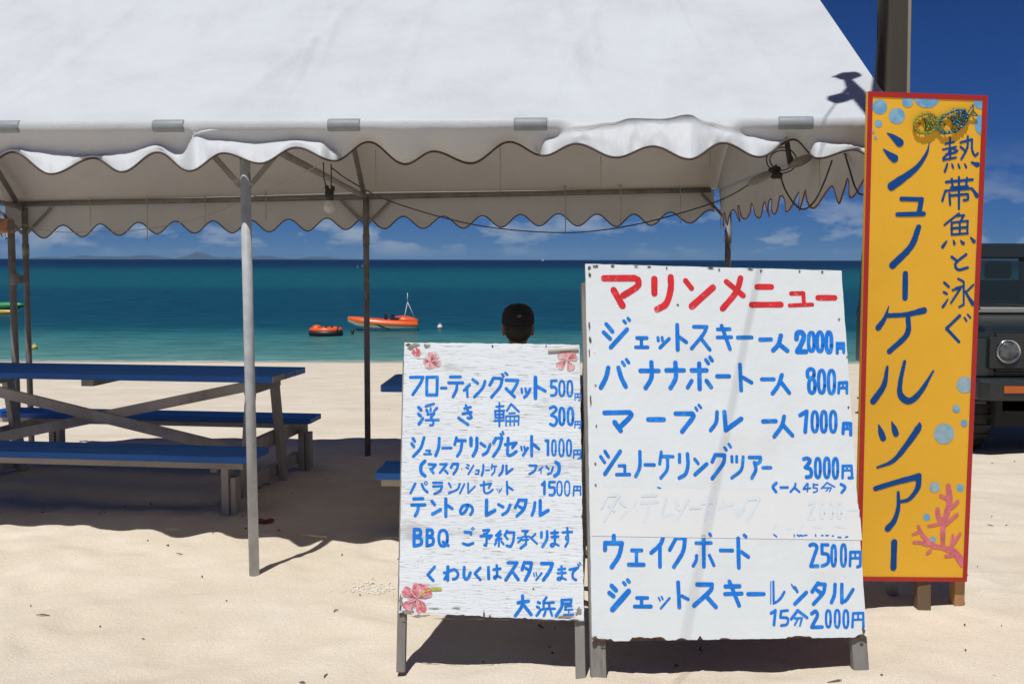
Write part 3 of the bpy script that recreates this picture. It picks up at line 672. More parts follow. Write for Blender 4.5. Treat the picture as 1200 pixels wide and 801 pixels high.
rows(ps, board_s, M_blue, [(r5, "32:130,545 128,705;~135,545 185,550 190,595 140,620;~140,620 195,635 195,690 130,708;258,550 255,705;~262,550 305,555 305,600 262,620;~262,620 315,635 310,690 255,708;o30 415,632 42,78;415,670 465,705;28:630,572 690,575;690,575 690,592;~615,685 660,698 710,682;10:690,535 712,552;705,525 725,540;24:812,555 870,550;870,550 838,590;820,588 848,602;785,612 895,605;895,605 870,635;~845,610 845,660 840,700;840,705 822,700"),
    (r6, "22:55,560 10,605;15,605 55,602;60,590 15,645;8,650 65,635;40,645 38,710;12,670 0,695;65,665 85,690;24:120,560 95,605;120,575 190,575;~190,575 180,660 155,715;155,715 115,705;20:105,615 125,640;20:270,560 325,560;325,560 295,590;~300,590 312,640 305,680;28:305,690 255,730;18:272,618 332,614;275,650 330,645;20:225,630 265,625;~265,625 255,650 230,670;400,590 360,630;345,620 415,685;28:460,575 458,620;~515,565 512,640 470,715;24:555,580 620,575;560,620 625,615;590,560 592,690;20~592,690 570,715 550,705 565,685 600,690 630,705;24:670,575 760,570;22:715,530 718,610;18~716,605 698,625 705,648 722,632 722,605;22~722,600 722,660 695,715")])
rows(ps, board_s, M_blue, [(r7, "32:370,175 295,262;295,262 355,325;36:518,175 515,320;30:475,240 520,235;520,240 480,310;30~520,225 590,205 630,250 610,300 575,310;34~698,180 695,270 715,310 745,290 765,240;30:875,185 815,248;815,248 875,315;34:965,180 968,305"),
    (r8, "30:-15,205 60,195;20,160 25,275;24~25,275 5,305 -12,292 12,275 65,292;36:145,130 245,130;245,130 120,320;200,235 258,315;36:325,125 300,205;325,128 405,130;~405,130 385,220 335,320;30:340,190 385,215;16:428,245 435,275;455,240 460,270;22:515,245 455,318;38:515,138 635,138;~635,138 605,220 535,320;26:700,205 775,195;695,245 780,240;735,170 740,300;22~740,295 715,320 690,310 710,290 750,300 785,315;28:825,205 915,185;~915,185 865,230 860,290 895,320;16:915,145 930,165;935,130 948,145")])
rows(ps, board_s, M_blue, [(r8, "36:255,570 370,552;~305,495 300,600 225,715;305,580 400,700;30:475,565 495,572;465,615 485,625;505,650 460,712;26:570,510 535,560;535,560 540,640;535,575 650,568;600,575 600,635;525,640 660,635;560,665 540,715;615,665 630,710;26:740,540 845,535;845,535 840,575;745,580 840,578;34~740,540 735,620 675,715;18:770,610 850,608;795,612 770,645;770,650 860,645;815,645 815,700;760,702 870,698")])
# painted flowers
M_pet = mat('pink_petal_paint', (.60, .13, .15), .7, .3, 60, spots=[((.66, .40, .44), 55, .45, .6, (1, 1, 1), .9), ((.45, .03, .05), 90, .6, .7, (1, 1, 1), .8)])
M_pet2 = mat('faded_petal_paint', (.64, .33, .33), .7, .25, 60, spots=[((.66, .64, .62), 40, .48, .62, (1, 1, 1), .8), ((.62, .40, .16), 30, .6, .7, (1, 1, 1), .8)])
M_yel = mat('yellow_green_paint', (.45, .42, .05), .7, .3, 50)
def petal(panel, mb, reg, cx, cy, tx, ty, wd):
    x0, y0, sc = reg; A = Vector((cx, cy)); B = Vector((tx, ty)); d = B - A; nn = Vector((-d.y, d.x)).normalized() * wd
    pts = []
    sh = [(0, .04), (.25, .35), (.5, .75), (.75, 1), (.93, .85), (1.02, .45), (.97, .12), (1.04, -.3), (.95, -.8), (.75, -1), (.5, -.72), (.25, -.3)]
    for t, w in sh:
        q = A + d * (t * random.uniform(.96, 1.04)) + nn * w
        pts.append(panel.uv(panel.P(x0 + q.x / sc, y0 + q.y / sc)))
    panel.poly(mb, pts, .0013)
def flower(panel, parent, mt, reg, c, petals, wd):
    mb = MB()
    for t in petals: petal(panel, mb, reg, c[0], c[1], t[0], t[1], wd)
    return mb.build('painted_flower', mt, parent, tri=True)
f1 = flower(ps, board_s, M_pet, r7, (180, 522), [(185, 362), (335, 445), (20, 430), (45, 640), (240, 672), (300, 395)], 62)
mb = MB(); ps.write(mb, r7, "16~205,492 250,460 330,425;34:345,420 435,420", base=.0022); mb.build('painted_stamen', M_yel, f1, tri=True)
rq = (460, 390, 8.9)
flower(ps, board_s, M_pet2, rq, (393, 300), [(320, 285), (360, 370), (430, 365), (500, 330), (470, 225), (400, 205), (335, 330)], 34)
flower(ps, board_s, M_pet, rq, (248, 205), [(205, 190), (235, 240), (290, 225), (270, 165)], 26)
rw = (570, 340, 5.723)
flower(ps, board_s, M_pet2, rw, (540, 468), [(605, 440), (555, 410), (490, 425), (478, 520), (575, 535)], 30)
M_vein = mat('dark_pink_paint', (.50, .07, .09), .7, .3, 60); M_pale = mat('pale_pink_paint', (.70, .48, .50), .7, .2, 60)
def veins(parent, mt, reg, c, tips, w, f=.85, base=.0024):
    mb = MB()
    for t in tips:
        for k in (-1, 0, 1):
            dx, dy = t[0] - c[0], t[1] - c[1]; q = .22 * k
            e = (c[0] + dx * f * random.uniform(.7, 1) - dy * q, c[1] + dy * f * random.uniform(.7, 1) + dx * q); m_ = (c[0] + dx * .5 - dy * q * .7, c[1] + dy * .5 + dx * q * .7)
            ps.write(mb, reg, '%g~%g,%g,%g %g,%g,%g %g,%g,%g' % (w, c[0] + dx * .15, c[1] + dy * .15, w * .6, m_[0], m_[1], w, e[0], e[1], w * .4), base=base)
    mb.build('petal_veins', mt, parent, tri=True)
veins(f1, M_pale, r7, (180, 522), [(185, 362), (335, 445), (20, 430), (45, 640), (240, 672), (300, 395)], 9, .8)
veins(f1, M_vein, r7, (180, 522), [(150, 380), (335, 470), (40, 480), (90, 655), (280, 640)], 6, .95, .0032)
veins(board_s, M_vein, (460, 390, 8.9), (393, 300), [(310, 285), (400, 375), (495, 330), (450, 215)], 7, 1.0)
veins(board_s, M_pale, (460, 390, 8.9), (393, 300), [(345, 215), (520, 270), (430, 365)], 7, 1.0)
veins(board_s, M_vein, (570, 340, 5.723), (540, 468), [(605, 425), (480, 515), (575, 530)], 4, .95)
# rusty screws and worn spots on the large board are added below
# nail plate and worn timber at the top right
mb = MB(); mb.beam(ps.P(642, 411, .005), ps.P(678, 409, .005), .006, .007, tuple(ps.n)); mb.build('wood_splint', M_hwood, small)
# legs and back frame
def aframe(root, panel, TLp, TRp, BLp, BRp, legs, back_y, wood, back_mat, back_low, inset=.03):
    for (a, b, w, th) in legs:
        mb = MB(); mb.beam(a, b, w, th, tuple(panel.n)); mb.build('leg', wood, root, bevel=.003)
    tl = panel.P(*TLp, -.03); tr = panel.P(*TRp, -.03)
    for p in (tl, tr):
        x = p.x + (inset if p is tl else -inset); f = Vector((x, back_y, 0)); f.z = g1(x, back_y) - .03
        mb = MB(); mb.beam(Vector((x, p.y + .02, p.z - .01)), f, .04, .03, (1, 0, 0)); mb.build('back_leg', wood, root, bevel=.003)
    a = Vector((tl.x, tl.y + .03, tl.z - .01)); b = Vector((tr.x, tr.y + .03, tr.z - .01))
    ga = Vector((tl.x, back_y, g1(tl.x, back_y))); gb = Vector((tr.x, back_y, g1(tr.x, back_y)))
    if back_mat:
        mb = MB(); q = [a, b, b.lerp(gb, back_low), a.lerp(ga, back_low)]
        nn = (q[1] - q[0]).cross(q[3] - q[0]).normalized(); nn = nn if nn.y > 0 else -nn
        mb.slab(q, nn, .009); mb.build('back_panel', back_mat, root)
    for t in (.88,):
        mb = MB(); mb.beam(a.lerp(ga, t) - Vector((.01, -.01, 0)), b.lerp(gb, t) + Vector((.01, .01, 0)), .02, .035); mb.build('cross_bar', wood, root, bevel=.002)
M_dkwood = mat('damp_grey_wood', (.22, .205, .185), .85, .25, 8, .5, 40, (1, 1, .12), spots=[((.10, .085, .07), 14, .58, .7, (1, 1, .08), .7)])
def leg_from(panel, t0, b0, w, off=-.02):
    a = panel.P(*t0, off); r_ = ray(*b0); b = panel.P(*b0, off); return (a, b, w, .03)
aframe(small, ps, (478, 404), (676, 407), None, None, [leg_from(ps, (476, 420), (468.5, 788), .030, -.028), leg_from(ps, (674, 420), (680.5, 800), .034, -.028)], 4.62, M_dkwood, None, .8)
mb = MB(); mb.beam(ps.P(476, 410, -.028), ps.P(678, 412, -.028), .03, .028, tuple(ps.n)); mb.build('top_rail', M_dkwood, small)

# ---- large menu board
pb = Panel((686, 309), (985, 317), (694, 751), (3.88, 3.94, 3.62))
big = thing('menu_board', 'larger white A frame menu board with red heading and blue price list', 'signboard', (.75, 3.8, 0), 'menu boards on the sand')
cor = [(686, 309), (986, 317), (1016, 746), (694, 751)]
o_ = ragged(pb, cor, 90, ((.0, .04, .012), (.20, .30, .008), (.50, .54, .006), (.60, .62, .018), (.66, .69, .006), (.74, .86, .012), (.93, 1, .010)), .0007, 9)
mb = MB(); mb.slab(o_, -pb.n, .012); board_b = mb.build('sign_panel', M_paint2, big)
q_ = [pb.P(689, 314, -.0135), pb.P(983, 321, -.0135), pb.P(1013, 747, -.0135), pb.P(697, 752, -.0135)]
mb = MB(); mb.slab(q_, -pb.n, .006); mb.build('backing_board', M_edge, big)
B1 = (690, 365, 10.909); B2 = (790, 365, 10.909); B3 = (680, 300, 6.667); B4 = (840, 300, 6.667); B5 = (680, 415, 6.667); B6 = (840, 415, 6.667)
B7 = (690, 510, 10.909); B8 = (790, 510, 10.0); B9 = (900, 515, 10.909); B10 = (690, 610, 6.673); B11 = (790, 610, 6.675); B12 = (890, 610, 5.933)
rows(pb, board_b, M_red, [(B3, "50:185,173 425,172;~422,172 452,190 442,238 335,308;260,265 330,388;578,178 578,290;~706,165 705,260 670,370 600,415;42:822,192 868,250;50:1035,245 870,392"),
    (B4, "44:75,200 205,308;46~185,172 150,280 45,410;46:315,240 425,240;272,380 500,378;34:580,292 675,290;675,290 680,375;30:568,385 745,378;44:790,325 920,325")])
rows(pb, board_b, M_blue, [(B1, "50:222,158 302,255;188,262 272,345;54:488,225 280,455;40:447,118 468,142;500,85 520,110;46:615,335 740,335;672,335 672,450;600,455 752,455;40:882,330 888,370;935,330 942,370;44:1025,345 910,460"),
    (B2, "54:38,170 45,485;46:60,320 155,390;250,192 415,194;~413,196 370,290 222,470;345,345 455,485;46:555,225 710,222;552,328 730,325;50:605,180 712,475;48:810,330 990,328"),
    (B4, "34:338,652 422,650;36~500,620 480,690 440,735;490,690 550,738;40~622,645 628,602 660,595 680,630 655,695 630,740;628,745 695,745;o30 738,668 22,72;o30 805,668 22,75;o32 875,672 20,78;26:940,680 940,755;940,682 990,682;990,682 990,750;22:945,718 990,716;965,685 965,715")])
rows(pb, board_b, M_blue, [(B5, "36~218,105 200,180 160,258;~298,105 320,180 355,252;26:328,60 345,85;360,40 378,65;36:470,128 610,128;~555,62 555,180 510,262;672,124 808,124;~742,65 745,180 705,262;870,124 985,124;928,72 932,268;30:870,205 838,258;32:985,205 1022,255;28:980,42 1000,70;1012,22 1030,48;32:1068,170 1162,170"),
    (B6, "32:180,80 190,280;205,180 270,220;30:350,194 445,194;32~508,160 480,240 435,305;505,220 565,300;o30 733,150 26,36;o30 742,245 24,55;o28 818,212 24,88;o28 895,215 24,90;24:955,222 950,300;955,222 1015,218;1015,218 1015,300;20:958,262 1010,260;985,222 985,260")])
rows(pb, board_b, M_blue, [(B5, "38:190,456 385,452;~383,452 395,480 315,562;268,530 315,595;38:532,508 650,508;36:745,462 875,462;~873,462 880,490 795,602;22:900,415 912,435;925,395 942,415;30~1068,450 1060,530 1018,592"),
    (B6, "36:58,450 70,590;70,590 190,502;32:360,522 460,520;32~525,485 505,560 448,640;520,555 590,632;32:650,475 700,445;702,445 690,605;o26 765,525 22,78;o26 835,525 20,80;o26 908,525 22,80;28:990,540 985,615;990,538 1045,540;1045,540 1045,625;22:990,580 1045,578;1018,540 1018,578")])
rows(pb, board_b, M_blue, [(B7, "42:205,200 250,270;150,268 200,340;50:400,200 205,490;38:385,385 460,383;460,383 460,490;44:355,498 520,496;46~652,205 650,400 600,520;46:720,372 835,374;42:925,210 905,360;930,265 1075,268;~1005,275 1000,430 920,540"),
    (B8, "40:62,222 62,310;44~155,215 160,350 130,450 60,495;38:240,275 280,325;46:380,332 245,455;44:480,225 445,305;485,225 590,230;~590,230 570,330 445,500;34:590,140 612,170;640,100 662,135;38:675,245 678,305;732,245 732,305;~808,250 785,400 675,495;42:880,255 1010,255;~1010,255 1005,300 960,335;~940,315 955,400 910,495;40:1040,375 1130,375"),
    (B9, "48~455,245 500,235 535,265 490,340;~475,350 545,380 545,460 490,475;o40 635,358 32,122;o40 750,355 32,125;o40 860,362 30,125;36:955,330 952,485;955,335 1065,332;1065,332 1075,480;1030,485 1080,485;28:960,390 1065,388;1010,335 1010,388")])
rows(pb, board_b, M_blue, [(B9, "38~105,550 62,600 100,665;32:160,608 250,606;28~350,560 340,600 285,665;340,610 400,665;20:500,555 450,625;450,628 540,615;510,560 500,660;580,560 575,610;580,572 635,572;~580,610 625,620 625,655 580,672;755,545 680,620;755,548 850,600;16:700,612 810,610;~770,612 760,635 740,655;805,615 785,660;36~930,565 985,605 940,675"), (B7, "18:880,662 915,672")])
# taped-over line: old paint grins through under three strips of tape
for y0, y1, k in ((571, 588, 0), (586, 604, 1), (602, 627.5, 2)):
    q = [pb.P(694 - (1 if k else 0), y0, .0006 + .0004 * k), pb.P(1003 + k * 2.5, y0 + 4, .0006 + .0004 * k), pb.P(1005 + k * 2.5, y1 + 5, .0006 + .0004 * k), pb.P(693, y1, .0006 + .0004 * k)]
    mb = MB(); mb.add(q, [(0, 1, 2, 3)]); mb.build('tape_strip', M_tape, board_b, tri=True)
B13 = (680, 520, 3.529)
rows(pb, board_b, M_ghost, [(B13, "11:110,212 88,262;110,214 160,212;160,212 98,318;118,255 140,275;165,240 185,255;228,240 165,310;255,215 315,210;250,245 320,240;285,245 265,325;300,205 306,215;355,225 335,300;335,300 385,290;395,235 405,250;395,262 408,272;445,230 400,310;455,265 495,262;505,245 560,238;530,215 515,310;555,240 545,300;575,265 630,250;590,235 605,315;640,275 645,290;655,270 660,285;678,265 650,305;690,225 672,265;690,228 740,225;740,225 690,320;945,248 965,238;970,240 940,310;940,310 970,308;o8 1000,275 9,32;o8 1035,275 9,32;o8 1070,275 9,32;1100,275 1098,310;1100,275 1150,272;1150,272 1150,310;8:810,335 800,350;850,350 880,350;920,335 905,360;960,340 1000,345;1050,340 1100,345")], base=.0015, name='faded_lettering')
rows(pb, board_b, M_blue, [(B11, "24:276,100 285,113;26:546,110 560,122"), (B12, "10:98,93 118,108;240,97 240,105;260,96 275,104;280,98 300,102;310,100 328,98;388,95 390,105;430,100 440,100;460,100 478,100;505,103 512,103;545,112 565,114;597,112 612,108")], base=.0022)
rows(pb, board_b, M_blue, [(B10, "34:195,115 195,165;128,170 126,225;130,172 258,172;~258,172 235,270 178,360;28:335,228 412,228;372,230 372,335;32:312,340 428,340;32~582,120 560,180 488,248;555,190 556,355;30:682,132 632,225;682,132 750,132;32~752,132 735,240 665,358"),
    (B11, "28:172,172 288,170;30:230,120 232,355;26~175,270 170,310 148,350;275,268 310,345;28:362,228 455,230;32:500,135 505,362;28:525,240 580,280"),
    (B12, "24~350,168 375,160 398,182 380,240 357,308;355,312 405,312;435,165 475,165;433,165 435,225;~435,225 475,235 475,290 435,312;o20 515,240 14,72;o20 583,238 16,75;20:632,215 628,310;632,215 700,215;700,215 700,310 680,318;16:635,258 700,256;665,218 665,256")])
rows(pb, board_b, M_blue, [(B10, "34:178,505 212,540;160,560 192,585;42:310,548 185,690;28:272,480 285,495;303,460 315,475;28:375,600 458,600;412,602 412,662;30:358,667 485,667;14:545,598 556,620;568,590 578,610;16:632,600 562,682"),
    (B11, "32:30,480 40,672;26:60,585 108,610;34:180,495 295,495;~293,497 280,545 155,660;245,580 325,670;32:400,510 510,508;398,570 528,566;432,472 508,660;32:578,570 700,570"),
    (B12, "8:78,420 78,575;16:96,420 98,570;18:98,570 120,560;18~130,552 150,530 172,492;10:222,440 240,470;20:245,460 262,490;26:325,495 245,575;26:405,430 365,490;405,435 455,440;~455,440 440,500 375,575;400,480 435,505;26~525,440 520,510 500,565;572,440 572,565;24~572,565 605,545 650,475")])
rows(pb, board_b, M_blue, [(B12, "20:80,640 110,620;110,620 100,720;18:150,625 195,620;150,625 145,665;~145,668 195,675 190,715 150,725;20:265,620 220,680;265,620 330,670;14:245,675 295,672;268,675 245,720;295,672 280,725;24~362,642 390,625 402,655 380,700 362,735;365,738 435,735;o18 478,678 16,58;o18 540,678 16,60;o18 600,680 16,60;18:650,640 645,735;650,640 720,638;720,638 722,735;14:650,685 720,682;685,640 685,682")])
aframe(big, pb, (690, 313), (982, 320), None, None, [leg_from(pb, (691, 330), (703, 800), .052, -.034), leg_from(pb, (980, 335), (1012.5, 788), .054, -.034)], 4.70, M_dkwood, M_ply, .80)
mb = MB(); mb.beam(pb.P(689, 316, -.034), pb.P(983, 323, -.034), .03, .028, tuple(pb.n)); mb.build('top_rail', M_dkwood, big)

mb = MB()
def fleck(px, py_, w, h_, pb=pb, mb=mb):
    pts = []
    for j in range(15):
        a = 2 * math.pi * j / 15; q = random.uniform(.35, 1.25); pts.append(pb.uv(pb.P(px + w * q * math.cos(a), py_ + h_ * q * math.sin(a))))
    pb.poly(mb, pts, .0026)
for x, y in ((891.5, 317.5), (936.5, 317.8), (963.5, 318.5), (781, 314), (842.5, 316), (698, 451), (698.5, 499), (698, 568), (697.5, 543), (1005, 466), (983, 374), (994, 477), (1014.5, 712), (794, 357)): fleck(x, y, 1.5, 1.6)
for x, y, w, h_ in ((690, 314, 3, 3.2), (698, 312, 4, 1.8), (691, 322, 2.4, 3), (718, 311.5, 2, 1.6), (745, 312, 3, 1.2), (690.5, 382, 1.2, 6), (691.5, 398, 1.4, 3.6), (690.4, 412, 1.0, 5), (832, 314, 5, 1.6), (880, 315.5, 6, .9), (760, 312.6, 3, .9), (692, 470, .9, 7), (696, 747, 3, 3), (705, 749, 5, 1.4), (1012, 738, 2.4, 5), (1009, 744, 3, 2.5), (993, 418, 1.6, 1.2)): fleck(x, y, w, h_)
M_wear = mat('dark_wear', (.10, .07, .05), .9, .4, 60); M_wear2 = mat('grey_bare_wood', (.25, .21, .17), .9, .4, 40)
mb.build('worn_spots', M_wear, board_b, tri=True)
mb = MB()
for x, y, w, h_ in ((577, 405.5, 1.2, 1.2), (640, 405, 1, 1), (478, 404, 3, 1.6), (472, 722, 3, 1), (520, 724.5, 14, .9), (560, 725, 10, .8), (567, 719, 1.2, 4), (590, 725.5, 12, .8), (640, 726.5, 16, .8), (672, 726, 8, 1.2), (574, 721, 1.6, 1.2), (682, 604, 1, 2), (625, 689, 1, 1), (469, 712, 1.2, 3)): fleck(x, y, w, h_, ps, mb)
mb.build('worn_spots', M_wear, board_s, tri=True)
mb = MB()
for x, y, w, h_ in ((486, 404.5, 9, 2.2), (500, 405, 6, 1.8), (482, 408, 4, 2), (478, 717, 9, 3), (492, 721, 12, 2.2), (470, 705, 2.4, 8), (510, 712, 9, .8), (535, 711.6, 8, .7), (660, 722, 14, 1.8), (678, 715, 4, 5)): fleck(x, y, w, h_, ps, mb)
mb.build('bare_wood_patches', M_wear2, board_s, tri=True)
# ---- tall yellow sign
py = Panel((1017, 107), (1157.5, 112), (1003, 681), (4.17, 4.22, 4.33))
M_yp = mat('golden_yellow_paint', (.86, .47, .04), .45, .05, 3, spec=.15)
M_rb = mat('red_border_paint', (.42, .016, .012), .5, .08, 6)
M_bub = mat('pale_blue_bubble_paint', (.14, .40, .66), .5, .12, 30, spots=[((.32, .52, .62), 25, .5, .65, (1, 1, 1), .8)])
M_bub2 = mat('silver_blue_bubble_paint', (.33, .47, .52), .5, .15, 30, spots=[((.17, .43, .60), 40, .5, .62, (1, 1, 1), .8)])
M_coral = mat('coral_pink_paint', (.68, .16, .20), .5, .22, 25)
M_stake = mat('shaded_stake_wood', (.13, .085, .045), .85, .3, 8, .3, 30, (1, 1, .1))  # brown darkened to stand in for the shade behind the tall sign
M_tan = mat('sawn_pine', (.40, .22, .095), .8, .2, 6, .3, 30, (1, 1, .15))
banner = thing('tall_sign', 'tall narrow yellow board with red border and big blue lettering', 'signboard', (1.6, 4.3, 0))
cor = [(1017, 107), (1157.5, 112), (1133, 681), (1003, 680)]
uvc = [py.uv(py.P(*c)) for c in cor]
mb = MB(); mb.slab([py.W(*u) for u in uvc], -py.n, .018); yb = mb.build('sign_panel', M_yp, banner, bevel=.0015)
cx_ = sum(u[0] for u in uvc) / 4; BW = .020
ins = [(uvc[0][0] + BW, uvc[0][1] + BW), (uvc[1][0] - BW, uvc[1][1] + BW), (uvc[2][0] - BW, uvc[2][1] - BW * .9), (uvc[3][0] + BW, uvc[3][1] - BW * .9)]
mb = MB()
mb.add([py.W(*u, .002) for u in uvc] + [py.W(*u, .002) for u in ins], [(0, 1, 5, 4), (1, 2, 6, 5), (2, 3, 7, 6), (3, 0, 4, 7)]); mb.build('red_border', M_rb, yb, tri=True)
Y1 = (1000, 100, 5.34); Y2 = (1000, 240, 5.34); Y3 = (1000, 380, 5.34); Y4 = (1000, 540, 5.34)
rows(py, yb, M_navy, [(Y1, "20~212,300,8 250,325,34 290,360,52;~188,400,8 222,432,34 256,458,52;~475,360,5 455,430,20 385,525,36 240,630,58;28:300,710 425,714;34:425,714 410,800"), (Y2, "28:275,60 440,56;~408,140,36 360,260,40 245,378,46;325,430,36 323,580,38;~222,632,5 195,710,28 155,768,38;~218,692,30 330,685,30 440,660,44"),
    (Y3, "~342,-50,30 335,60,36 225,168,34;~212,265,18 190,380,36 125,478,44;~320,232,22 293,360,30 295,440,40 350,478,42 420,420,34 500,290,12;~158,628,10 172,672,36 186,710,40;~240,608,8 255,650,36 266,682,40;~414,612,8 405,648,42 335,750,38 250,850,28 150,893,14"),
    (Y4, "~138,170,32 270,130,34 400,97,42;~408,92,40 402,165,34 350,235,26 295,252,20;~280,195,20 280,290,28 255,370,34 215,420,42;255,505,40 250,665,40")])
rows(py, yb, M_navy, [(Y1, "13:575,368 628,355;605,330 602,400;560,402 642,385;15~605,402 590,430 562,455;620,395 650,410;580,432 640,420;608,405 604,462;562,468 640,452;~715,320 712,390 675,462;670,358 742,338;~742,338 742,400 760,440 778,425;670,385 702,412;~588,490,12 580,515,16 572,538,18;~615,490,8 620,505,14 624,515,14;~655,490,8 660,505,14 664,517,14;~695,490,8 702,505,14 706,514,14;~740,482,14 760,492,24 774,496,34;18:580,605 745,590;16:615,585 620,630;660,575 660,635;710,580 705,630;610,640 715,632;16:575,660 556,722;580,660 740,645;~740,645 758,668,20 772,690,28;16:600,680 605,745;605,690 715,680;~715,680 716,712 690,718;660,650 660,772"),
    (Y2, "15~660,55 620,85 570,125;640,70 692,65;692,65 668,105;615,110 615,185;615,112 715,100;715,100 712,178;612,147 712,140;615,186 715,178;665,105 665,182;~582,228,12 570,245,18 558,262,22;~625,220,8 629,232,16 631,242,20;~670,222,8 680,234,18 687,240,22;~733,203,10 745,218,18 754,228,24;18:615,325 650,352;~705,310 640,365 655,405 715,392;16:568,485 597,512;565,545 585,556;~590,590,10 575,615,16 560,636,20;14:655,462 688,478;640,520 690,508;690,485 690,620;690,622 662,638;620,532 670,522;670,522 610,612;750,500 708,542;~700,540,14 722,580,18 748,618,28;20:665,692 582,772;582,772 660,855;13:695,705 708,725;715,685 732,705")])
def disc(panel, mb, reg, cx, cy, r, clip=None, base=.0008):
    x0, y0, sc = reg; pts = []
    rx, ry = (r if isinstance(r, tuple) else (r, r))
    for j in range(32):
        a = 2 * math.pi * j / 32; x = cx + rx * math.cos(a); y = cy + ry * math.sin(a)
        if clip: x = min(x, clip[0]); y = max(y, clip[1])
        pts.append(panel.uv(panel.P(x0 + x / sc, y0 + y / sc)))
    panel.poly(mb, pts, base)
mb = MB()
for c in ((165, 135, 46), (272, 192, 50), (157, 240, 23), (340, 103, 35), (460, 75, (78, 66)), (795, 90, (44, 58)), (800, 247, (40, 62)), (125, 293, 8), (140, 328, 10)): disc(py, mb, Y1, *c, clip=(808, 76))
for c in ((643, 527, 23), (693, 617, 21)): disc(py, mb, Y3, *c)
for c in ((668, 167, 23), (458, 350, 22), (497, 488, 18)): disc(py, mb, Y4, *c)
mb.build('painted_bubbles', M_bub, yb, tri=True)
mb = MB()
for r_, c in ((Y3, (697, 377, 52)), (Y3, (567, 683, 64)), (Y4, (507, 163, 33))): disc(py, mb, r_, *c)
mb.build('painted_bubbles', M_bub2, yb, tri=True)
rows(py, yb, M_coral, [(Y4, "30~683,640,44 655,595,46 620,560,40 545,537,26 490,522,34 432,460,26 405,405,18;~610,550,30 618,505,26 622,465,20;~622,522,20 645,488,22 668,452,18;~640,575,24 605,590,20 575,592,18;~560,530,28 562,400,36 600,260,40 593,155,32;~605,240,28 570,225,22 545,215,20;~612,290,24 638,268,24 652,252,22;~575,392,28 615,360,24 650,332,20;~550,385,30 530,340,32 525,302,30;~540,390,20 500,400,20 468,405,16;~460,522,22 420,508,20 375,506,16;~412,440,16 390,450,16 370,456,14;~482,560,22 470,568,22 460,576,20")], base=.0016, name='painted_coral')
# feet of the tall sign
r_leg = atz(1128, 727, g1(1.75, 4.32)); a = py.P(1140, 240, -.045); b = py.P(1127, 730, -.045)
mb = MB(); mb.beam(a, b, .042, .05, tuple(py.n)); mb.build('leg', M_tan, banner, bevel=.002)
mb = MB(); mb.beam(py.P(1024, 300, -.025), py.P(1143, 300, -.025), .05, .022, tuple(py.n)); mb.build('cross_batten', M_tan, banner)
a = at(1081, 470, 4.46); b = atz(1081, 713, 0); mb = MB(); mb.beam(a, Vector((b.x, b.y, -.04)), .055, .05, (0, 1, 0)); mb.build('back_stake', M_stake, banner, bevel=.004)
# bead fish hung on the sign
def bead_fish(label, reg, ctr, L, H, ang, cols, seed):
    r = random.Random(seed); x0, y0, sc = reg; c = py.P(x0 + ctr[0] / sc, y0 + ctr[1] / sc, .009)
    ppm = F_PX / (c - CAM).dot(FW); L, H = L / sc / ppm, H / sc / ppm
    root = thing('fish_ornament', label, 'ornament', c, 'bead fish hung on the tall sign')
    ca, sa = math.cos(ang), math.sin(ang)
    def q(u, v, o=0): return c + py.ux * (u * ca - v * sa) + py.dn * (u * sa + v * ca) + py.n * o
    body = [(-.5 * L + L * .78 * (1 - math.cos(math.pi * i / 26)) / 2, .5 * H * max(0, math.sin(math.pi * i / 26)) ** .8) for i in range(27)]
    ring = [q(u, -v) for u, v in body] + [q(u, v) for u, v in body[::-1]]
    tail = [q(.28 * L, 0), q(.52 * L, -.32 * H), q(.46 * L, 0), q(.52 * L, .34 * H), q(.28 * L, 0)]
    gill = [q(-.22 * L, -.40 * H), q(-.13 * L, -.1 * H), q(-.14 * L, .18 * H), q(-.22 * L, .40 * H)]
    w = MB(); w.tube(ring, .0016, 5, closed=True); w.tube(tail, .0016, 5); w.tube(catmull([list(p) for p in gill], 5), .0014, 5)
    w.tube([q(.05 * L, -.45 * H), q(.05 * L, -.62 * H, -.012)], .0015, 5)
    w.build('wire_outline', M_black, root)
    for k, cm in enumerate(cols):
        b = MB()
        for p in ring[k::len(cols)]:
            b.ball(p + Vector((r.uniform(-.002, .002), 0, r.uniform(-.002, .002))), r.uniform(.0036, .0056), 7, 5); b.ball(p + py.ux * r.uniform(-.006, .006) + py.dn * r.uniform(-.006, .006), r.uniform(.003, .0045), 6, 4)
        for i in range(46):
            u = r.uniform(-.12, .26) * L; v = r.uniform(-.33, .33) * H; b.ball(q(u, v, r.uniform(-.003, .004)), r.uniform(.002, .0042), 6, 4)
        for p, p2 in zip(tail, tail[1:]):
            for t in (.1, .4, .7): b.ball(p.lerp(p2, (t + .1 * k) % 1), .003, 6, 4)
        b.build('beads', cm, root)
    e = MB(); e.ball(q(-.33 * L, -.08 * H, .002), .0045, 10, 6); e.build('eye', M_black, root)
M_bg = mat('green_beads', (.12, .30, .03), .25); M_bo = mat('orange_beads', (.55, .16, .03), .25); M_bb = mat('blue_beads', (.02, .10, .22), .25); M_bt = mat('teal_beads', (.05, .30, .25), .25); M_bk = mat('dark_beads', (.02, .03, .05), .3)
bead_fish('green and orange bead fish on the tall sign, its tail behind the blue fish', Y1, (468, 236), 190, 118, R(-14), (M_bg, M_bo, M_bg), 3)
bead_fish('blue and teal bead fish with its tail up near the border of the tall sign', Y1, (640, 215), 255, 120, R(-28), (M_bb, M_bt, M_bk), 4)
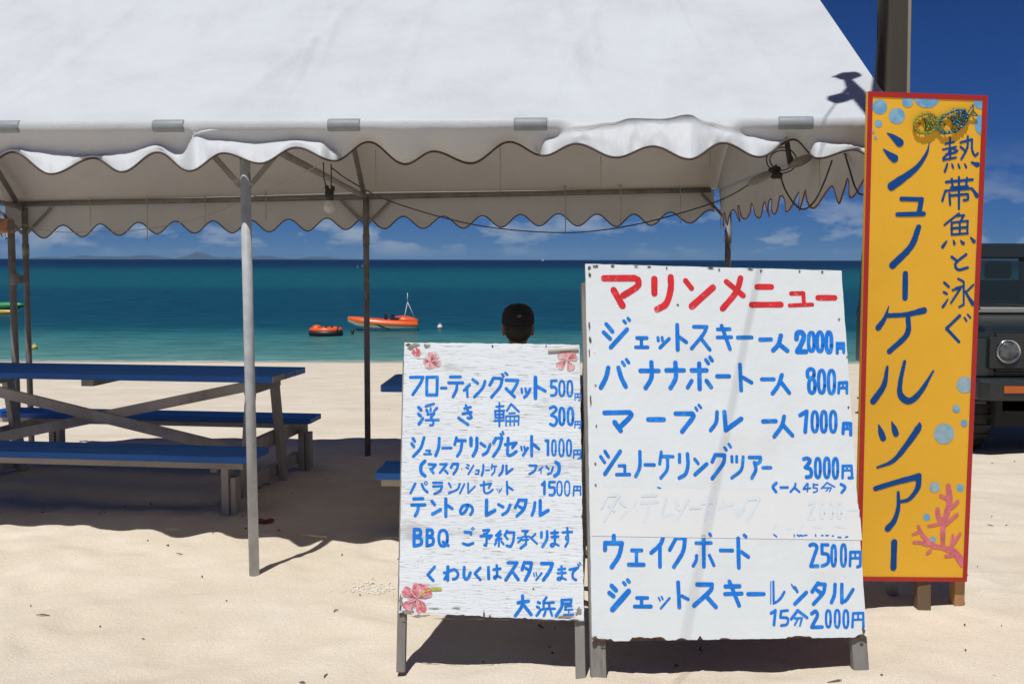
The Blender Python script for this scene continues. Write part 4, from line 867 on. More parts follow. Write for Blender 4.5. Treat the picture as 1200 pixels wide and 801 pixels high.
# ------------------------------------------------------------------ wooden pole, wires, lamps
def noisy(pts, a): return [p + Vector((random.uniform(-a, a), random.uniform(-a, a), random.uniform(-a, a))) for p in pts]
def sag(a, b, d, n=16): return [Vector(a).lerp(Vector(b), i / n) - Vector((0, 0, 4 * d * (i / n) * (1 - i / n))) for i in range(n + 1)]
M_pole = mat('old_grey_pole_wood', (.062, .052, .04), .9, .3, 7, .6, 25, (1, 1, .06), spots=[((.06, .045, .03), 16, .58, .66, (1, 1, .05), .9), ((.12, .10, .075), 9, .6, .75, (1, 1, .1), .7)])
pbase = Vector((1.775, 5.20, 0)); pbase.z = g1(1.775, 5.2) - .05
ptop = at(1045.5, 40, 5.20); ptop = pbase + (ptop - pbase) * (4.55 / (ptop.z - pbase.z))
pole = thing('wooden_pole', 'weathered square wooden pole standing behind the tall yellow sign', 'pole', tuple(pbase))
M_lightedge = mat('pale_split_wood', (.26, .24, .17), .9, .2, 9, .4, 30, (1, 1, .1))
mb = MB(); mb.beam(pbase, ptop, .112, .10, (0, 1, 0)); mb.build('post', M_pole, pole, bevel=.006)
pd = (ptop - pbase).normalized()
mb = MB(); o_ = Vector((.066, .0, 0)); mb.beam(pbase + o_ + pd * .3, ptop + o_, .016, .075, (0, 1, 0)); mb.build('side_batten', M_lightedge, pole, bevel=.003)
# cable clipped down the left face of the pole
a = at(1031, -60, 4.42); pts = [at(x, y, 5.12) for x, y in ((1030, -60), (1029.5, 0), (1031, 30), (1028, 62), (1026.5, 90), (1027, 130), (1029, 200), (1024, 300))]
mb = MB(); mb.tube([Vector(p) for p in catmull([list(p) for p in pts], 5)], .005, 6); tag(mb.build('pole_cable', M_cable), 'thin dark cable running down the left face of the wooden pole', 'cable')
# unseen lamp arm added on the pole, shaped for its shadow on the canopy
arm_z = 4.02; A0 = pbase + pd * (arm_z - pbase.z); S_ = -LDIR / (-LDIR).z
caster_root = thing('pole_shadow_caster', 'unseen lamp and horn forms on the wooden pole, shaped for their shadow on the canopy', 'floodlight', tuple(A0))
def shcast(px, py_, z):                                     # point at height z whose shadow falls on that spot of the front roof slope
    r = ray(px, py_); x0 = 1.4
    a = Vector((x0, pf(x0) - .035, ZF(x0) + .022)); b = ridge(x0); nn = (b - a).cross(Vector((1, -.095, 0))).normalized()
    P = CAM + r * ((a - CAM).dot(nn) / r.dot(nn)); return P + S_ * (z - P.z)
zc = 4.0
mb = MB(); mb.tube([shcast(975, 88, zc), shcast(992, 90, zc), shcast(1004, 108, zc), shcast(1024, 138, zc - .05), A0 + Vector((0, 0, -.02))], [.008, .016, .038, .026, .014], 10); mb.build('arm', M_black, caster_root)
c = shcast(993, 88, zc); mb = MB(); mb.lathe([(.015, -.05), (.03, -.04), (.045, .0), (.03, .05), (.012, .06)], c, (1, .2, .2), 14); mb.build('horn', M_black, caster_root)  # out of view, placed to cast one lobe of the roof shadow
c = shcast(984, 114, zc - .1); mb = MB(); mb.box(c, (.09, .06, .10), .4); mb.box(c + Vector((0, 0, -.06)), (.06, .05, .03), .4); mb.build('caster_box', M_black, caster_root, bevel=.01)
c2 = shcast(994, 103, zc); mb = MB(); mb.tube([c, c2], .012, 6); mb.build('bracket', M_black, caster_root)
# overhead cable from the pole towards the viewer
d_ = Vector((-.49, -.87, 0)).normalized(); w0 = c.copy(); pts = [w0 + d_ * t + Vector((0, 0, -.02 * math.sin(t))) for t in np.linspace(0, 14, 30)]
mb = MB(); mb.tube(pts, .003, 6); tag(mb.build('overhead_cable', M_cable), 'overhead cable running from the wooden pole over the menu boards', 'cable')
# bulb under the tie beam
bp_ = at(386, 222, 5.75)
bulb = thing('hanging_bulb', 'bare white bulb in a black socket hanging below the tent beam', 'lamp', tuple(bp_))
mb = MB(); mb.tube([at(379, 190, 5.75), at(379.5, 208, 5.75), at(382, 219, 5.75)], .0035, 6); mb.tube([at(388, 192, 5.75), at(388.5, 208, 5.75), at(388, 219, 5.75)], .0035, 6); mb.build('cord', M_cable, bulb)
c = at(386, 228, 5.75); mb = MB(); mb.lathe([(.012, .03), (.022, .022), (.025, -.01), (.021, -.03)], c, (0, 0, 1), 12); mb.ball(at(383, 220, 5.75), (.012, .01, .014), 8, 6); mb.ball(at(390, 221, 5.75), (.012, .01, .016), 8, 6); mb.build('socket', M_black, bulb)
c = at(386, 240, 5.75); mb = MB(); mb.lathe([(.014, .034), (.017, .022), (.028, .0), (.030, -.016), (.022, -.036), (.001, -.044)], c, (0, 0, 1), 14); mb.build('glass_bulb', M_glass, bulb)
# twin shade lamp at the right rear corner
M_shade = mat('grey_lamp_shade', (.24, .235, .215), .6, .15, 20)
lp_ = at(912, 192, 5.7)
twin = thing('twin_lamp', 'pair of grey lamp shades on a dark socket under the right end of the tent', 'lamp', tuple(lp_))
for (cx_, cy_, dx) in ((938, 189, 1), (891, 209, -1)):
    c = at(cx_, cy_, 5.7); mb = MB(); M3 = Matrix.Rotation(R(25 * -1), 3, 'Y')
    mb.ball(c, (.070, .055, .024), 18, 8, M=M3); mb.build('lamp_shade', M_shade, twin)
mb = MB(); c = at(911, 200, 5.7)
for k in range(7): mb.ball(c + Vector((random.uniform(-.035, .035), random.uniform(-.02, .02), random.uniform(-.03, .02))), (.022, .018, .018), 8, 6)
mb.build('socket', M_black, twin)
mb = MB()
for r_ in (.05, .065): mb.tube([at(916, 188, 5.7) + Vector((r_ * math.cos(a) * 1.2, .01 * math.sin(3 * a), r_ * math.sin(a))) for a in np.linspace(0, 5.6, 20)], .0035, 5)
mb.tube([at(922, 165, 5.7), at(924, 180, 5.7), at(926, 192, 5.7)], .014, 6); mb.build('cord', M_cable, twin)
def cable(label, px, r=.004, m=M_cable, name='power_cable'):
    pts = [list(at(x, y, Y)) for x, y, Y in px]; mb = MB(); mb.tube([Vector(p) for p in catmull(pts, 6)], r, 6); return tag(mb.build(name, m), label, 'cable')
cable('dark cable sagging below the rear valance from the hanging bulb to the twin lamp', [(389, 197, 5.8), (410, 212, 6.2), (450, 233, 7.0), (505, 251, 7.5), (560, 264, 7.7), (620, 271, 7.7), (680, 272, 7.5), (740, 264, 7.2), (800, 249, 6.9), (850, 232, 6.6), (890, 208, 6.1), (910, 193, 5.7)])
cable('thin pale cord sagging at the left from the tent beam to the rear corner post', [(384, 189, 5.8), (350, 205, 6.2), (300, 229, 6.9), (240, 253, 7.6), (180, 267, 8.0), (120, 272, 8.2), (60, 271, 8.3), (24, 262, 8.35)], .0032, M_wire)
cable('looped dark cable hanging under the right edge of the tent beside the twin lamp', [(913, 200, 5.7), (920, 222, 5.65), (932, 240, 5.6), (943, 245, 5.5), (955, 235, 5.4), (966, 213, 5.3), (975, 188, 5.2)], .0045)
cable('short dark cable loop hanging at the right tent corner beside the tall sign', [(990, 180, 5.2), (996, 200, 5.0), (1002, 219, 4.9), (1010, 228, 4.8), (1024, 218, 4.7), (1030, 190, 4.7)], .0045)
# spare pipe clamped beside the rear left post
a = at(20, 470, 8.2); a.z = g1(a.x, 8.2) - .05; b = at(12.5, 258, 8.2)
pipe = thing('steel_pipe', 'rusty steel pipe standing clamped beside the rear left tent post', 'pipe', tuple(a))
mb = MB(); mb.tube([a, a.lerp(b, .5), b], .026, 12); mb.build('tube', M_frame, pipe)
mb = MB(); mb.beam(at(17, 327, 8.24), at(30, 327, 8.30), .05, .055); mb.tube([at(17, 320, 8.2), at(17, 334, 8.2)], .034, 12); mb.build('clamp', M_frame, pipe, bevel=.004)
mb = MB(); P = [[at(x + random.uniform(-2, 2), y, 8.15 + .05 * math.sin(x + y)) for x in np.linspace(-24, 16, 8)] for y in (256, 262, 268, 273)]
mb.grid(P); tag(mb.build('rag', mat('faded_orange_cloth', (.45, .22, .13), .9, .4, 20), solid=.003), 'faded orange and grey cloth scrap on top of the leaning steel pipe', 'cloth')

# ------------------------------------------------------------------ picnic tables
M_tblue = mat('blue_bench_paint', (.012, .15, .52), .5, .18, 7, .12, 40, (.2, 1.5, 1), spots=[((.10, .13, .17), 14, .68, .74, (.3, 1, 1), .5)])
def picnic_table(label, org, rz, length, end_neg=True, inset=.17, near=-.07):
    """org: ground under the near-camera-side right or left end; x runs along the table"""
    root = thing('picnic_table', label, 'picnic table', tuple(org), 'blue picnic tables under the tent')
    Rz = Matrix.Rotation(rz, 3, 'Z'); o = Vector(org)
    def W(x, y, z): return o + Rz @ Vector((x, y, z))
    ax, ay, az = Rz @ Vector((1, 0, 0)), Rz @ Vector((0, 1, 0)), Vector((0, 0, 1))
    def bx(mb, x0, x1, y0, y1, z0, z1): mb.frame(W((x0 + x1) / 2, (y0 + y1) / 2, (z0 + z1) / 2), ax * abs(x1 - x0) / 2, ay * abs(y1 - y0) / 2, az * abs(z1 - z0) / 2)
    s = -1 if end_neg else 1; Lx = s * length
    mb = MB()
    for k in range(3): bx(mb, .004 * k, Lx, -.30 + .203 * k, -.30 + .203 * k + .199, .665, .705)
    mb.build('table_top', M_tblue, root, bevel=.004)
    mb = MB()
    bx(mb, s * -.004, s * .006, -.298, .305, .667, .703); mb.build('end_grain', M_hwood, root)
    for yc, wd in ((-.735, .34), (.70, .27)):
        mb = MB(); e0 = s * (near if yc < 0 else .05); bx(mb, e0, Lx - s * .02, yc - wd / 2, yc - .003, .288, .325); bx(mb, e0 + s * .004, Lx - s * .03, yc + .003, yc + wd / 2, .288, .325); bn = mb.build('bench_seat', M_tblue, root, bevel=.004)
        mb = MB(); bx(mb, e0 + s * .03, Lx, yc - wd / 2 + .004, yc - wd / 2 + .04, .255, .2875); mb.build('seat_rail', M_hwood, root)
    for xf in (inset, length - .42):
        x = s * xf; hw = .022
        mb = MB(); bx(mb, x - hw, x + hw, -.27, .27, .585, .664); mb.build('top_crosspiece', M_gwood, root, bevel=.003)
        mb = MB(); mb.frame(W(x + s * .047, .09, .235), ax * .022, ay * .78, az * .045); mb.build('bench_crosspiece', M_gwood, root, bevel=.004)
        for sg in (-1, 1):
            xl = s * (inset - .09) if (sg < 0 and xf == inset) else x
            mb = MB(); mb.beam(W(x, sg * .20, .66), W(x, sg * .36, -.06), .04, .085, tuple(ay)); mb.build('leg', M_gwood, root, bevel=.003)
            mb = MB(); mb.beam(W(xl, sg * .80 - .02, .286), W(xl, sg * .80 - .02, -.08), .042, .10, tuple(ay)); mb.beam(W(xl - s * .043, sg * .80 - .02, .20), W(xl - s * .043, sg * .80 - .02, -.06), .03, .08, tuple(ay)); mb.build('bench_leg', M_gwood, root, bevel=.003)
        mb = MB(); mb.frame(W(x + s * .045, .1, .02), ax * .02, ay * .66, az * .04); mb.build('ground_skid', M_gwood, root, bevel=.003)
    xa, xb = s * .17, s * (length - .42)
    mb = MB(); mb.beam(W(xa, -.27, .64), W(xb, -.27, .24), .03, .062, (0, 0, 1)); mb.build('diagonal_brace', M_gwood, root)
    mb = MB(); mb.beam(W(xb, -.305, .64), W(xa, -.305, .24), .03, .062, (0, 0, 1)); mb.build('diagonal_brace', M_gwood, root)
    mb = MB(); bx(mb, s * (length * .5 - .06), s * (length * .5 + .02), -.26, .26, .622, .664); mb.build('top_cleat', M_gwood, root)
    return root
o1 = Vector((-1.40, 6.93, 0)); o1.z = g1(-1.5, 6.9)
picnic_table('blue topped picnic table with weathered crossed braces at the left under the tent', (o1.x, o1.y, -.01), R(-7.5), 2.45)
o2 = Vector((-.725, 6.50, 0))
picnic_table('blue topped picnic table mostly hidden behind the small menu board', (o2.x, o2.y, -.01), R(-2), 2.05, False, .45, .06)

# ------------------------------------------------------------------ person in a cap on the near bench
def person():
    sx = .032; sy = 5.80
    skin = mat('tanned_skin', (.17, .085, .05), .6); hair = mat('dark_hair', (.012, .010, .009), .7, .3, 60); capm = mat('black_cap_cloth', (.010, .010, .011), .9, .2, 60, .2, 200)
    shirt = mat('dark_tee_shirt', (.02, .03, .06), .9, .2, 12, .3, 40); shorts = mat('grey_shorts', (.10, .11, .12), .9, .15, 20)
    root = thing('person', 'seated person seen from behind wearing a black cap and dark shirt facing the sea', 'person', (sx, sy, .32))
    B = Vector((sx, sy, .32))
    def skinned(nodes, edges):
        me = bpy.data.meshes.new('tmp'); me.from_pydata([tuple(Vector(n[:3])) for n in nodes], edges, []); o = bpy.data.objects.new('tmp', me); COL.objects.link(o)
        o.modifiers.new('s', 'SKIN')
        for i, n in enumerate(nodes):
            d = me.skin_vertices[0].data[i]; d.radius = (n[3], n[4] if len(n) > 4 else n[3]); d.use_root = (i == 0)
        sb = o.modifiers.new('u', 'SUBSURF'); sb.levels = 2; sb.render_levels = 2
        bpy.context.view_layer.update(); dg = bpy.context.evaluated_depsgraph_get(); m2 = bpy.data.meshes.new_from_object(o.evaluated_get(dg))
        vs = [v.co.copy() for v in m2.vertices]; fs = [list(p.vertices) for p in m2.polygons]
        bpy.data.objects.remove(o); bpy.data.meshes.remove(m2); return vs, fs
    nodes = [(0, .02, .10, .155, .115), (0, .04, .25, .145, .105), (0, .07, .42, .17, .105), (0, .09, .50, .10, .085), (0, .105, .555, .055, .055), (0, .115, .63, .05, .055)]
    edges = [(0, 1), (1, 2), (2, 3), (3, 4), (4, 5)]
    for sg in (-1, 1):
        b = len(nodes)
        nodes += [(sg * .165, .09, .47, .062), (sg * .215, .14, .27, .046), (sg * .21, .30, .34, .038), (sg * .17, .46, .40, .030), (sg * .15, .53, .405, .032, .02)]
        edges += [(2, b), (b, b + 1), (b + 1, b + 2), (b + 2, b + 3), (b + 3, b + 4)]
        for k, (fx, fy) in enumerate(((-.035, .06), (-.013, .085), (.01, .09), (.03, .075))):
            c = len(nodes); nodes += [(sg * .15 + fx * .7, .55, .402, .010), (sg * .15 + fx, .545 + fy * .6, .404, .0085), (sg * .15 + fx, .545 + fy, .396, .007)]
            edges += [(b + 4, c), (c, c + 1), (c + 1, c + 2)]
        c = len(nodes); nodes += [(sg * .15 - sg * .045, .53, .40, .010), (sg * .15 - sg * .06, .56, .398, .008)]; edges += [(b + 4, c), (c, c + 1)]
        b = len(nodes)
        nodes += [(sg * .09, .06, .085, .092), (sg * .13, .40, .10, .066), (sg * .13, .42, -.08, .055), (sg * .13, .44, -.28, .035), (sg * .135, .50, -.31, .034, .022), (sg * .14, .58, -.315, .03, .016)]
        edges += [(0, b), (b, b + 1), (b + 1, b + 2), (b + 2, b + 3), (b + 3, b + 4), (b + 4, b + 5)]
    vs, fs = skinned(nodes, edges)
    mb = MB(); mb.add([B + v for v in vs], fs, True)
    H = B + Vector((0, .125, .715))
    mb.ball(H + Vector((0, -.005, .02)), (.074, .092, .095), 20, 14); mb.ball(H + Vector((0, .03, -.05)), (.056, .062, .062), 16, 10)
    mb.ball(H + Vector((0, .092, -.012)), (.013, .02, .02), 8, 6); mb.ball(H + Vector((0, .085, -.055)), (.022, .012, .010), 8, 6)
    for sg in (-1, 1):
        mb.ball(H + Vector((sg * .077, -.005, -.012)), (.012, .020, .034), 10, 8); mb.ball(H + Vector((sg * .030, .078, .018)), (.014, .012, .010), 8, 6)
    o = mb.build('body', skin, root); rm = o.modifiers.new('remesh', 'REMESH'); rm.mode = 'VOXEL'; rm.voxel_size = .008; rm.use_smooth_shade = True
    sm = o.modifiers.new('smooth', 'SMOOTH'); sm.iterations = 3
    # shirt and shorts follow the body
    sn_ = [(0, .02, .13, .168, .128), (0, .04, .25, .158, .118), (0, .07, .42, .182, .118), (0, .088, .49, .115, .098)]
    se = [(0, 1), (1, 2), (2, 3)]
    for sg in (-1, 1): b = len(sn_); sn_ += [(sg * .165, .09, .472, .075), (sg * .20, .12, .33, .065)]; se += [(2, b), (b, b + 1)]
    vs, fs = skinned(sn_, se); mb = MB(); mb.add([B + v for v in vs], fs, True); mb.build('shirt', shirt, root)
    sn_ = [(0, .02, .075, .17, .13)]; se = []
    for sg in (-1, 1): b = len(sn_); sn_ += [(sg * .09, .08, .09, .105), (sg * .125, .33, .10, .086)]; se += [(0, b), (b, b + 1)]
    vs, fs = skinned(sn_, se); mb = MB(); mb.add([B + v for v in vs], fs, True); mb.build('shorts', shorts, root)
    # hair below the cap at the back
    mb = MB(); mb.ball(H + Vector((0, -.018, -.005)), (.0765, .088, .072), 20, 12); mb.build('hair', hair, root)
    # cap: crown, brim, back strap opening
    prof = [(.084, -.002), (.086, .02), (.083, .05), (.070, .082), (.045, .100), (.018, .107), (.001, .108)]
    C0 = H + Vector((0, -.006, .022)); rowsP = []
    for r_, h in prof: rowsP.append([C0 + Vector((r_ * math.cos(a), r_ * 1.14 * math.sin(a), h)) for a in [2 * math.pi * j / 32 for j in range(32)]])
    mb = MB(); mb.grid(rowsP, wrap=True); cap = mb.build('cap', capm, root, solid=.004)
    mb = MB(); P = []
    for q in (0, .5, 1): P.append([C0 + Vector((.082 * math.sin(a) * (1 - .08 * q), (.094 + .07 * q * math.cos(a * 1.1)) * math.cos(a), .004 - .012 * q - .02 * math.sin(a) ** 2 * q)) for a in np.linspace(-1.2, 1.2, 15)])
    mb.grid(P); mb.build('brim', capm, cap, solid=.004)
    lg = mat('grey_cap_badge', (.11, .11, .115), .7)
    mb = MB(); mb.ball(C0 + Vector((.006, -.0935, .046)), (.014, .006, .008), 10, 6, M=Matrix.Rotation(R(-25), 3, 'Y')); mb.ball(C0 + Vector((0, 0, .108)), (.008, .008, .005), 8, 6); mb.build('badge', lg, cap)
    mb = MB(); mb.tube([C0 + Vector((.047 * math.cos(a), -.094 + .0, .004 + .036 * math.sin(a))) for a in np.linspace(0, math.pi, 10)], .0022, 5); mb.build('strap_seam', hair, cap)
person()

# ------------------------------------------------------------------ small off-road car behind the tall sign
def jeep():
    ox, oy = 4.235, 8.45; gzv = g1(3.9, 8.9); root = thing('off_road_car', 'dark green boxy off road car parked behind the tall yellow sign', 'car', (ox, oy, gzv))
    paint = mat('dark_green_car_paint', (.016, .024, .026), .2, .1, 4, spec=.5); blk = mat('black_rubber', (.012, .012, .012), .75, .2, 30); trim = mat('dark_grey_plastic', (.022, .025, .026), .38, .15, 20)
    chrome = mat('chrome_ring', (.55, .55, .55), .2, metal=1.0); lens = mat('headlamp_lens', (.09, .10, .10), .06, .6, 25); amber = mat('amber_lens', (.42, .10, .015), .25)
    glass = bpy.data.materials.new('windscreen_glass'); glass.use_nodes = True; b = glass.node_tree.nodes['Principled BSDF']; b.inputs['Base Color'].default_value = (.02, .03, .035, 1); b.inputs['Roughness'].default_value = .04; b.inputs['Alpha'].default_value = .72
    beige = mat('bonnet_edge_grey', (.30, .29, .25), .5)
    O = Vector((ox, oy, gzv)); P = lambda x, y, z: O + Vector((x, y, z))
    hw = .635
    def prism(mb, prof, x0, x1):                            # prof: (y, z) outline
        mb.slab([P(x0, y, z) for y, z in prof], Vector((1, 0, 0)), x1 - x0)
    mb = MB(); prism(mb, [(.10, .55), (.10, .985), (.16, 1.0), (1.02, 1.055), (1.02, .55)], -hw + .05, hw - .05)          # bonnet
    prism(mb, [(1.0, .45), (1.0, 1.04), (3.15, 1.04), (3.15, .45)], -hw, hw); body = mb.build('body', paint, root, bevel=.02)
    mb = MB(); prism(mb, [(.06, .60), (.06, .93), (.02 + .08, .955), (1.0, .97), (1.0, .45), (.86, .45), (.78, .68), (.62, .80), (.36, .80), (.2, .68), (.14, .60)], -.70, -.50); mb.build('fender', paint, root, bevel=.022)
    mb = MB(); prism(mb, [(.06, .60), (.06, .93), (.02 + .08, .955), (1.0, .97), (1.0, .45), (.86, .45), (.78, .68), (.62, .80), (.36, .80), (.2, .68), (.14, .60)], .50, .70); mb.build('fender', paint, root, bevel=.022)
    mb = MB(); mb.box(P(0, .06, .80), (1.04, .06, .30)); gr = mb.build('front_panel', trim, root, bevel=.012)
    mb = MB()
    for k in range(6): mb.box(P(0, .03, .70 + .037 * k), (.44, .03, .016))
    mb.build('grille', blk, gr)
    for sg in (-1, 1):
        mb = MB(); mb.box(P(sg * .44, .035, .80), (.27, .03, .25)); hb = mb.build('headlight_surround', trim, root, bevel=.01)
        mb = MB(); mb.lathe([(.092, .0), (.095, .02), (.085, .03), (.081, .015)], P(sg * .435, .028, .815), (0, -1, 0), 28); mb.build('ring', chrome, hb)
        mb = MB(); mb.lathe([(.082, .0), (.078, .012), (.055, .026), (.03, .032), (.001, .034)], P(sg * .435, .022, .815), (0, -1, 0), 28); mb.build('headlight', lens, hb)
        mb = MB(); mb.box(P(sg * .695, .12, .865), (.02, .05, .04)); mb.build('side_marker', amber, root, bevel=.004)
        mb = MB(); mb.box(P(sg * .42, -.123, .535), (.20, .012, .055)); mb.build('turn_signal', amber, root, bevel=.004)
    bpf = [(-.70, .0), (-.69, -.06), (-.62, -.115), (0, -.125), (.62, -.115), (.69, -.06), (.70, .0), (.70, .06), (-.70, .06)]
    mb = MB(); mb.slab([P(x, y, .445) for x, y in bpf], Vector((0, 0, 1)), .165); mb.build('bumper', trim, root, bevel=.025)
    mb = MB(); mb.box(P(0, 1.015, 1.085), (1.30, .05, .05)); mb.build('cowl', beige, root, bevel=.01)
    # windscreen frame and cabin
    zb, zt = 1.10, 1.60; yb_, yt = 1.04, 1.20
    mb = MB()
    mb.beam(P(-.60, yb_, zb), P(-.57, yt, zt), .07, .05, (1, 0, 0)); mb.beam(P(.60, yb_, zb), P(.57, yt, zt), .07, .05, (1, 0, 0)); mb.beam(P(-.62, yb_, zb), P(.62, yb_, zb), .05, .07); mb.beam(P(-.60, yt, zt - .02), P(.60, yt, zt - .02), .05, .11)
    mb.build('windscreen_frame', paint, root, bevel=.012)
    mb = MB(); mb.add([P(-.57, yb_ + .01, zb + .03), P(.57, yb_ + .01, zb + .03), P(.545, yt + .005, zt - .06), P(-.545, yt + .005, zt - .06)], [(0, 1, 2, 3)]); mb.build('windscreen', glass, root, tri=True)
    mb = MB(); prism(mb, [(1.17, 1.585), (1.2, 1.655), (3.1, 1.655), (3.14, 1.585)], -.60, .60); mb.build('roof', paint, root, bevel=.03)
    mb = MB()
    for sg in (-1, 1):
        for y in (2.05, 3.08): mb.beam(P(sg * .60, y, 1.04), P(sg * .58, y, 1.60), .06, .05, (1, 0, 0))
    mb.build('cabin_pillars', paint, root)
    mb = MB(); mb.box(P(0, 1.22, 1.10), (1.16, .30, .12)); mb.build('dashboard', blk, root, bevel=.03)
    mb = MB()
    for sg in (-1, 1): mb.box(P(sg * .30, 1.95, 1.05), (.46, .14, .55)); mb.box(P(sg * .30, 1.93, 1.42), (.24, .10, .16))
    mb.build('seats', blk, root, bevel=.03)
    mb = MB(); mb.tube([P(.32 + .17 * math.cos(a), 1.42 + .05 * math.sin(a), 1.16 + .15 * math.sin(a)) for a in np.linspace(0, 6.28, 24)], .014, 8); mb.build('steering_wheel', blk, root)
    mb = MB()
    for x in (-.25, .25): mb.tube([P(x, .99, 1.10), P(x - .06, 1.0, 1.115), P(x - .36, 1.035, 1.135)], .008, 6)
    mb.build('wipers', blk, root)
    for sg in (-1, 1):
        mb = MB(); mb.box(P(sg * .70, 1.14, 1.18), (.11, .05, .16)); mb.tube([P(sg * .62, 1.10, 1.10), P(sg * .69, 1.14, 1.13)], .012, 6); mb.build('mirror', blk, root, bevel=.012)
        for y in (.49, 2.5):
            c = P(sg * .565, y, .335)
            mb = MB(); mb.lathe([(.20, -.085), (.30, -.09), (.335, -.075), (.345, -.03), (.345, .03), (.335, .075), (.30, .09), (.20, .085)], c, (1, 0, 0), 32)
            for j in range(26):
                a = 2 * math.pi * j / 26; M3 = Matrix.Rotation(-a, 3, 'X'); mb.box(c + M3 @ Vector((0, 0, .345)), (.15, .03, .016), M=M3)
            wl = mb.build('wheel', blk, root)
            mb = MB(); mb.lathe([(.001, -.05), (.06, -.05), (.19, -.02), (.205, -.06), (.205, .06), (.19, .02), (.06, .05), (.001, .05)], c, (1, 0, 0), 24); mb.build('rim', trim, wl)
    mb = MB(); mb.box(P(0, .30, .36), (1.0, .5, .26)); mb.box(P(0, .6, .30), (.9, .12, .12)); mb.box(P(0, 1.5, .42), (.9, 2.9, .14)); mb.build('chassis', blk, root)
jeep()

# ------------------------------------------------------------------ on the water
def wat(px, py_): return atz(px, py_, SEA_Z)
M_or = mat('orange_red_gelcoat', (.72, .11, .025), .35, .1, 2); M_yl = mat('yellow_gelcoat', (.55, .33, .06), .35, .08, 2); M_wh = mat('white_gelcoat', (.62, .62, .60), .35, .05, 3); M_dk = mat('dark_vinyl', (.015, .02, .045), .5); M_al = mat('brushed_alloy', (.60, .62, .64), .4)
def hull_loft(st, cb, mb, axx, axy, nside=1):
    """st: (x along, half beam, z keel, z chine, z sheer); lower and upper bands"""
    P = []
    for x, hb, zk, zc_, zs in st:
        z0 = zk + .10; row = [(0, zk), (hb * .90, z0), (hb * .96, z0 + (zs - z0) * .50), (hb, z0 + (zs - z0) * .70), (hb * .97, zs), (hb * .5, zs + .06), (0, zs + .09)]
        P.append([cb + axx * x + axy * y + Vector((0, 0, z)) for y, z in row] + [cb + axx * x - axy * y + Vector((0, 0, z)) for y, z in row[-2::-1]])
    return P
bl = wat(449, 386.5); L_ = 82 / F_PX * bl.y
sb_ = thing('speedboat', 'orange and white speedboat with a thin mast moored off the beach', 'boat', tuple(bl))
ax = Vector((1, .12, 0)).normalized(); ay = Vector((-.12, 1, 0)).normalized(); h = L_ / 2
st = [(-h, .02, .44, .60, .66), (-h * .93, .16, .30, .46, .67), (-h * .75, .42, .06, .30, .66), (-h * .4, .68, -.12, .18, .61), (0, .78, -.15, .14, .54), (h * .5, .78, -.15, .12, .48), (h * .92, .74, -.12, .12, .44), (h * .98, .66, -.06, .16, .40)]
P = hull_loft(st, bl, None, ax, ay)
lo = MB(); lo.grid([[r[0], r[1], r[2]] for r in P]); lo.grid([[r[-1], r[-2], r[-3]] for r in P]); hull = lo.build('hull', M_wh, sb_, tri=True)
mid = MB(); mid.grid([[r[2], r[3]] for r in P]); mid.grid([[r[-3], r[-4]] for r in P]); mid.build('hull_stripe', M_yl, hull, tri=True)
up = MB(); up.grid([[r[j] for j in range(3, 10)] for r in P]); up.build('deck', M_or, sb_, tri=True)
mb = MB(); c = bl + ax * h * .66 + Vector((0, 0, .55)); mb.ball(c, (.72, .5, .22), 20, 10, M=Matrix.Rotation(math.atan2(ax.y, ax.x), 3, 'Z') @ Matrix.Rotation(R(8), 3, 'Y')); mb.build('engine_cowl', M_or, sb_)
mb = MB()
for x, y in ((.02, .25), (.02, -.25), (.22, .25), (.22, -.25)): mb.box(bl + ax * (h * x + .1) + ay * y + Vector((0, 0, .76)), (.16, .34, .36), math.atan2(ax.y, ax.x))
mb.box(bl + ax * h * .36 + Vector((0, 0, .64)), (.7, .8, .16), math.atan2(ax.y, ax.x)); mb.build('seats', M_dk, sb_, bevel=.05)
mb = MB(); ft = bl + ax * h * .70 + Vector((0, 0, .62)); tp = ft + Vector((0, 0, 1.42))
for q in (Vector((-.22, .3, -.2)), Vector((-.22, -.3, -.2)), Vector((.45, 0, -.1))): mb.tube([ft + q, tp.lerp(ft, .35)], .018, 6)
mb.tube([tp.lerp(ft, .45), tp], .02, 6); mb.build('mast', M_al, sb_)
mb = MB(); mb.beam(bl + ax * -.5 - ay * .70 + Vector((0, 0, .42)), bl + ax * .35 - ay * .80 + Vector((0, 0, .08)), .02, .05); mb.build('side_flash', M_dk, sb_)
rf = wat(382, 393); rt = thing('inflatable_raft', 'orange inflatable towing raft with black underside floating near the shore', 'raft', tuple(rf))
W_ = 36 / F_PX * rf.y
mb = MB(); ring = [rf + Vector((W_ * .46 * math.cos(a), .55 * math.sin(a), .13)) for a in np.linspace(0, 2 * math.pi, 26)[:-1]]
mb.tube(ring, .17, 10, closed=True); mb.ball(rf + Vector((0, 0, .1)), (W_ * .42, .5, .08), 16, 6); mb.build('black_base', M_black, rt)
mb = MB(); mb.tube([p + Vector((0, 0, .16)) for p in ring], .13, 10, closed=True)
mb.ball(rf + Vector((-.45, -.1, .38)), (.26, .34, .18), 14, 8); mb.ball(rf + Vector((.05, 0, .34)), (.30, .34, .10), 14, 8); mb.ball(rf + Vector((.45, 0, .34)), (.26, .34, .13), 14, 8); mb.build('orange_tubes', M_or, rt)
mb = MB()
for k in range(3): mb.tube([rf + Vector((.05 + .3 * k, -.5, .30)), rf + Vector((.05 + .3 * k, -.3, .46)), rf + Vector((.05 + .3 * k, .0, .48))], .03, 6)
mb.build('handles', M_dk, rt)
sw = wat(413, 391.5); swm = thing('person', 'swimmer with only a dark head above water beside the orange raft', 'person', tuple(sw))
